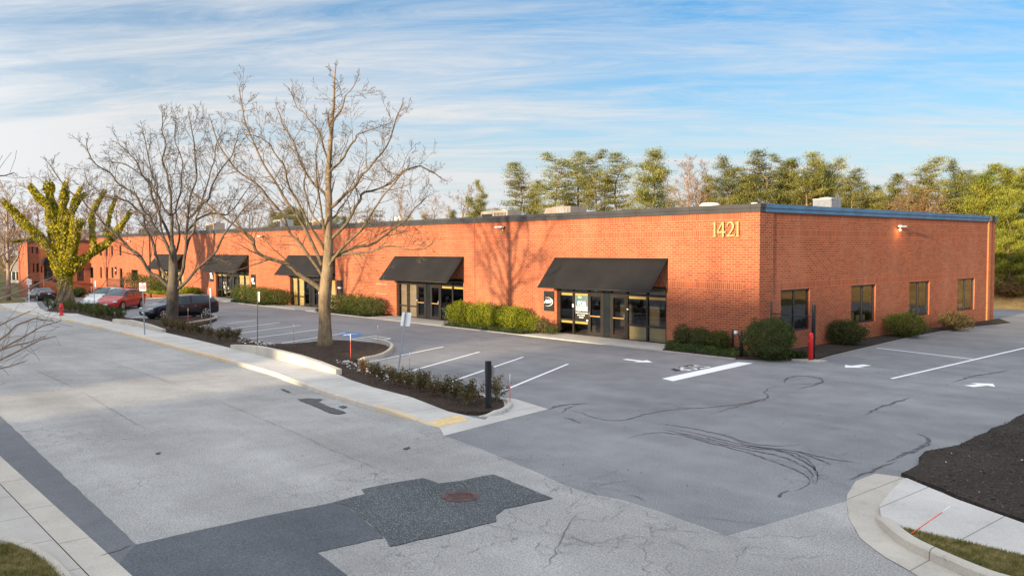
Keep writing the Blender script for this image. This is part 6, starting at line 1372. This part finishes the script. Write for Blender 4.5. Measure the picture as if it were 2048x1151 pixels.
    # wheels
    for x in (ax[0]*L, ax[1]*L):
        for sgn in (1, -1):
            r_ = .325 if kind != 'suv' else .36; Wl = empty('wheel', (x, sgn*(w-.12), r_)); Wl.parent = E_
            def disc(rad_, y0, y1, name, mat, nn=24, prof=None):
                g = MB(); vs = []; prof_ = prof or [(rad_*.93, y0), (rad_, y0+.03), (rad_, y1-.03), (rad_*.93, y1)]
                for rr_, yy in prof_:
                    for k in range(nn): a = 2*math.pi*k/nn; vs.append((rr_*math.cos(a), yy*sgn, rr_*math.sin(a)))
                m = len(prof_); g.add(vs, [(i*nn+k, i*nn+(k+1) % nn, (i+1)*nn+(k+1) % nn, (i+1)*nn+k) for i in range(m-1) for k in range(nn)]+[tuple(range(nn)), tuple(range(m*nn-1, (m-1)*nn-1, -1))], smooth=True)
                return g.build(name, mat, Wl, local=True)
            disc(r_, -.12, .12, 'tyre', M['tyre'])
            g = MB()
            for k in range(5 if kind == 'suv' else 7):
                a = 2*math.pi*k/(5 if kind == 'suv' else 7); ww_ = .05; ca, sa = math.cos(a), math.sin(a)
                g.add([(.04*ca-ww_*sa, .135*sgn, .04*sa+ww_*ca), (.04*ca+ww_*sa, .135*sgn, .04*sa-ww_*ca), (r_*.66*ca+ww_*.7*sa, .125*sgn, r_*.66*sa-ww_*.7*ca), (r_*.66*ca-ww_*.7*sa, .125*sgn, r_*.66*sa+ww_*.7*ca)], [(0, 1, 2, 3)])
            nn = 24
            vs = []
            for k in range(nn): a = 2*math.pi*k/nn; vs += [(r_*.62*math.cos(a), .128*sgn, r_*.62*math.sin(a)), (r_*.70*math.cos(a), .126*sgn, r_*.70*math.sin(a))]
            g.add(vs, [(2*k, 2*k+1, (2*k+3) % (2*nn), (2*k+2) % (2*nn)) for k in range(nn)]); g.build('rim', M['chrome'], Wl, local=True)
    # flat dark discs in place of the shade inside the wheel wells
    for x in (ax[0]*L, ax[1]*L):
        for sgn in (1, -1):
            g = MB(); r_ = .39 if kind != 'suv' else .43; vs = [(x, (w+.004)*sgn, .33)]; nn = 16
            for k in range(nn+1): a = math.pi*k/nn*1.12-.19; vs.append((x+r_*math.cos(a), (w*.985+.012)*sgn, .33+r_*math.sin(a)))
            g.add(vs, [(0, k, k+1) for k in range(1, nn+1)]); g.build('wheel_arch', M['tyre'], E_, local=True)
    zf = .62*hz_ if kind != 'suv' else .74*hz_
    def blob(name, c, r3_, mat):
        g = MB(); vs = []; 
        for j in range(1, 6):
            ph = math.pi*j/6
            for k in range(10): a = 2*math.pi*k/10; vs.append((c[0]+r3_[0]*math.sin(ph)*math.cos(a), c[1]+r3_[1]*math.sin(ph)*math.sin(a), c[2]+r3_[2]*math.cos(ph)))
        fs = [(j*10+k, j*10+(k+1) % 10, (j+1)*10+(k+1) % 10, (j+1)*10+k) for j in range(4) for k in range(10)]+[tuple(range(10)), tuple(range(49, 39, -1))]; g.add(vs, fs, smooth=True); return g.build(name, mat, E_, local=True)
    for sgn in (1, -1):
        blob('headlight', (L*.448, sgn*w*.70, zf+.02), (.20, .16, .075), M['lamp']); blob('fog_light', (L*.478, sgn*w*.62, .38), (.05, .07, .05), M['lamp'])
        blob('tail_light', (-L*.478, sgn*w*.74, .92*hz_), (.06, .16, .10), M['tail'])
        blob('wing_mirror', (L*.15, sgn*(w+.09), 1.0*hz_), (.07, .10, .07), paint)
        g = MB(); 
        for xx in (.05, -.13): g.box((xx*L-.09, sgn*(w*.985)-.015 if sgn > 0 else sgn*w*.985-.015, .86*hz_), (xx*L+.09, sgn*w*.985+.015, .885*hz_))
        g.build('door_handle', M['chrome'] if kind == 'suv' else paint, E_, local=True)
    g = MB(); g.box((L*.46, -w*.45, .30), (L*.4985, w*.45, .40)); g.box((L*.47, -w*.38, .50), (L*.496, w*.38, .56)); g.build('grille', M['black'], E_, local=True)
    g = MB(); g.box((L*.499, -.16, .42), (L*.503+.01, .16, .53)); g.build('number_plate', M['white'], E_, local=True); g = MB(); g.box((-L*.503-.01, -.16, .74), (-L*.495, .16, .86)); g.build('number_plate', M['white'], E_, local=True)
    g = MB(); g.box((-L*.36, -w*.8, .16), (L*.36, w*.8, .34)); g.build('underbody', M['black'], E_, local=True)
    return E_, base, rz
M['carred'] = carpaint('metallic_red_paint', (.36, .004, .012)); M['carblue'] = carpaint('dark_navy_paint', (.004, .008, .018)); M['carwhite'] = carpaint('white_car_paint', (.62, .62, .60)); M['cardark'] = carpaint('black_car_paint', (.006, .008, .014))
wf, wr = gp(238.5, 621.3), gp(288.5, 614.3)
E1, b1, a1 = car('hatch', 4.46, 1.75, 1.50, M['carred'], 'red hatchback parked beside the white car', wf, wr)
d1 = Vector((math.cos(a1), math.sin(a1), 0)); l1_ = Vector((-d1.y, d1.x, 0))
car('hatch', 4.2, 1.74, 1.50, M['carwhite'], 'white hatchback mostly hidden behind the red car', loc=b1-l1_*2.4-d1*2.3, head=d1)
wr2 = gp(414.5, 634.5); dir2 = Vector((.10, -1, 0)).normalized()
car('suv', 4.65, 1.88, 1.50, M['carblue'], 'black crossover parked behind the farther bare tree', wr2+dir2*2.83, wr2)
b = gp(75, 601); car('sedan', 4.8, 1.85, 1.45, M['cardark'], 'dark sedan seen from behind at the far left', loc=(b.x-2.4, b.y+.9, tz(b.x)), head=(-1, -.12), group='cars parked in the lot')
print('cars', b1, a1, (wf-wr).length)
# ---------------------------------------------------------------- unseen buildings added behind the camera, sized to shade the road and lot
def shed(x0, x1, y, h, label, mat='brick_plain'):
    E_ = empty('warehouse', ((x0+x1)/2, y, 0), 0, label, 'building', 'low warehouses across the road'); mb = MB(); mb.box((x0, y-14, -2), (x1, y, h)); mb.build('wall', M[mat], E_)
    mb = MB(); mb.box((x0-.1, y-14.1, h+.002), (x1+.1, y+.1, h+.3)); mb.build('roof', M['roof'], E_); k = x0+3
    while k < x1-4: mb = MB(); mb.box((k, y+.004, 1), (k+2.2, y+.04, 2.5)); mb.build('window', M['carglass'], E_); k += 6
shed(-150, -62, -68, 9.4, 'long low brick warehouse across the road, left part'); shed(-58, -5.6, -68, 9.8, 'brick warehouse across the road, middle part'); shed(.6, 42, -68, 12.6, 'taller brick warehouse across the road, right part', 'brick_plain')
# ---------------------------------------------------------------- light, sky
SUN_EL = R(8.5); SUN_ROT = R(181.0)
sd = Vector((-.10, 1, 0)).normalized()  # direction the light travels on the ground plan
trav = Vector((sd.x*math.cos(SUN_EL), sd.y*math.cos(SUN_EL), -math.sin(SUN_EL)))
sl = bpy.data.lights.new('sun', 'SUN'); sl.energy = 5.0; sl.angle = R(1.6); sl.color = (1, .77, .48); so = bpy.data.objects.new('sun', sl); COL.objects.link(so); so.rotation_euler = trav.to_track_quat('-Z', 'Y').to_euler()
W = bpy.data.worlds.new('World'); SC.world = W; W.use_nodes = True; t = W.node_tree; t.nodes.clear()
def N(ty, **k):
    n = t.nodes.new(ty)
    for a, v in k.items(): setattr(n, a, v)
    return n
out = N('ShaderNodeOutputWorld'); bg = N('ShaderNodeBackground'); t.links.new(bg.outputs[0], out.inputs[0])
sky = N('ShaderNodeTexSky', sky_type='NISHITA'); sky.sun_disc = False; sky.sun_elevation = SUN_EL; 
s_az = math.atan2(-sd.x, -sd.y)  # azimuth of the sun measured from +Y towards +X
sky.sun_rotation = s_az; sky.altitude = 100; sky.air_density = 1.0; sky.dust_density = .6; sky.ozone_density = 1.5
tc = N('ShaderNodeTexCoord'); sp_ = N('ShaderNodeSeparateXYZ'); t.links.new(tc.outputs['Generated'], sp_.inputs[0])
def Mt(op, a, b=0.0, clamp=False):
    n = N('ShaderNodeMath', operation=op, use_clamp=clamp)
    for s_, v in ((n.inputs[0], a), (n.inputs[1], b)):
        if isinstance(v, bpy.types.NodeSocket): t.links.new(v, s_)
        else: s_.default_value = v
    return n.outputs[0]
def Rp(f, st):
    n = N('ShaderNodeValToRGB'); e = n.color_ramp.elements
    while len(e) < len(st): e.new(.5)
    for i, (p, c) in enumerate(st): e[i].position = p; e[i].color = (c, c, c, 1) if not isinstance(c, tuple) else c+(1,)
    t.links.new(f, n.inputs[0]); return n.outputs[0]
z = Mt('MAXIMUM', sp_.outputs[2], .0); dz = Mt('ADD', z, .10); ux = Mt('DIVIDE', sp_.outputs[0], dz); uy = Mt('DIVIDE', sp_.outputs[1], dz)
cb = N('ShaderNodeCombineXYZ'); t.links.new(ux, cb.inputs[0]); t.links.new(uy, cb.inputs[1])
mp0 = N('ShaderNodeMapping'); mp0.inputs['Rotation'].default_value = (0, 0, R(-44)); t.links.new(cb.outputs[0], mp0.inputs[0]); mp = N('ShaderNodeMapping'); mp.inputs['Scale'].default_value = (.32, 1.05, 1); mp.inputs['Location'].default_value = (3.1, 1.7, 0); t.links.new(mp0.outputs[0], mp.inputs[0])
def Ns(sc, det, dist, rough=.6):
    n = N('ShaderNodeTexNoise'); n.inputs['Scale'].default_value = sc; n.inputs['Detail'].default_value = det; n.inputs['Distortion'].default_value = dist; n.inputs['Roughness'].default_value = rough; t.links.new(mp.outputs[0], n.inputs['Vector']); return n.outputs[0]
c1 = Rp(Ns(1.3, 10, 1.6), [(.40, 0), (.66, 1)]); c2 = Rp(Ns(3.4, 10, 1.3, .74), [(.42, 0), (.68, 1)])
cl = Mt('ADD', Mt('MULTIPLY', c1, .62), Mt('MULTIPLY', c2, .50))
# thicker towards the west (-x) and towards the horizon
wst = Mt('MULTIPLY', Mt('SUBTRACT', -.62, sp_.outputs[0]), 2.6, True); wst = Mt('MAXIMUM', wst, 0.0)
hor = Rp(z, [(.0, 1.0), (.08, .82), (.15, .40), (.25, 0.0)])
hi = Rp(z, [(.30, 0), (.6, .75)]); bk = Rp(Mt('ADD', Mt('MULTIPLY', sp_.outputs[1], -.5), .5), [(.5, 0), (.8, .6)])
cov = Mt('ADD', Mt('ADD', Mt('MULTIPLY', cl, .64), Mt('MULTIPLY', wst, .30)), Mt('ADD', Mt('MULTIPLY', hor, .70), Mt('ADD', hi, bk)), True)
blue = N('ShaderNodeMix', data_type='RGBA', blend_type='MULTIPLY'); blue.inputs[0].default_value = 1; t.links.new(sky.outputs[0], blue.inputs[6]); blue.inputs[7].default_value = (.46, .98, 1.42, 1)
mx = N('ShaderNodeMix', data_type='RGBA'); t.links.new(cov, mx.inputs[0]); t.links.new(blue.outputs[2], mx.inputs[6]); mx.inputs[7].default_value = (CLOUD if 'CLOUD' in globals() else (5.3, 5.4, 5.5))+(1,)
# unseen sky behind the camera and overhead brightened to light the ground
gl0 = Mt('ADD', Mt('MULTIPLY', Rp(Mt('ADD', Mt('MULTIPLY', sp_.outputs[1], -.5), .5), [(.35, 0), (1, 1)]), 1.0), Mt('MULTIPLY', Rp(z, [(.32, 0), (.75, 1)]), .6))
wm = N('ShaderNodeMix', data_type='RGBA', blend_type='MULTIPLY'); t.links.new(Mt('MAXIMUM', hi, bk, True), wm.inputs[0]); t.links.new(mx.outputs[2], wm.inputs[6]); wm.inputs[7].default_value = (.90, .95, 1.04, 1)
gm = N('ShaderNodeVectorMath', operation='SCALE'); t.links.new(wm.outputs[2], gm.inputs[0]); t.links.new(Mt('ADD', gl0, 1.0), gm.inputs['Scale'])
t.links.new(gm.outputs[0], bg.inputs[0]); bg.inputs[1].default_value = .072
SC.view_settings.view_transform = 'Standard'; SC.view_settings.look = 'None'; SC.view_settings.exposure = 1.06; SC.view_settings.gamma = 1
SC.render.engine = 'CYCLES'
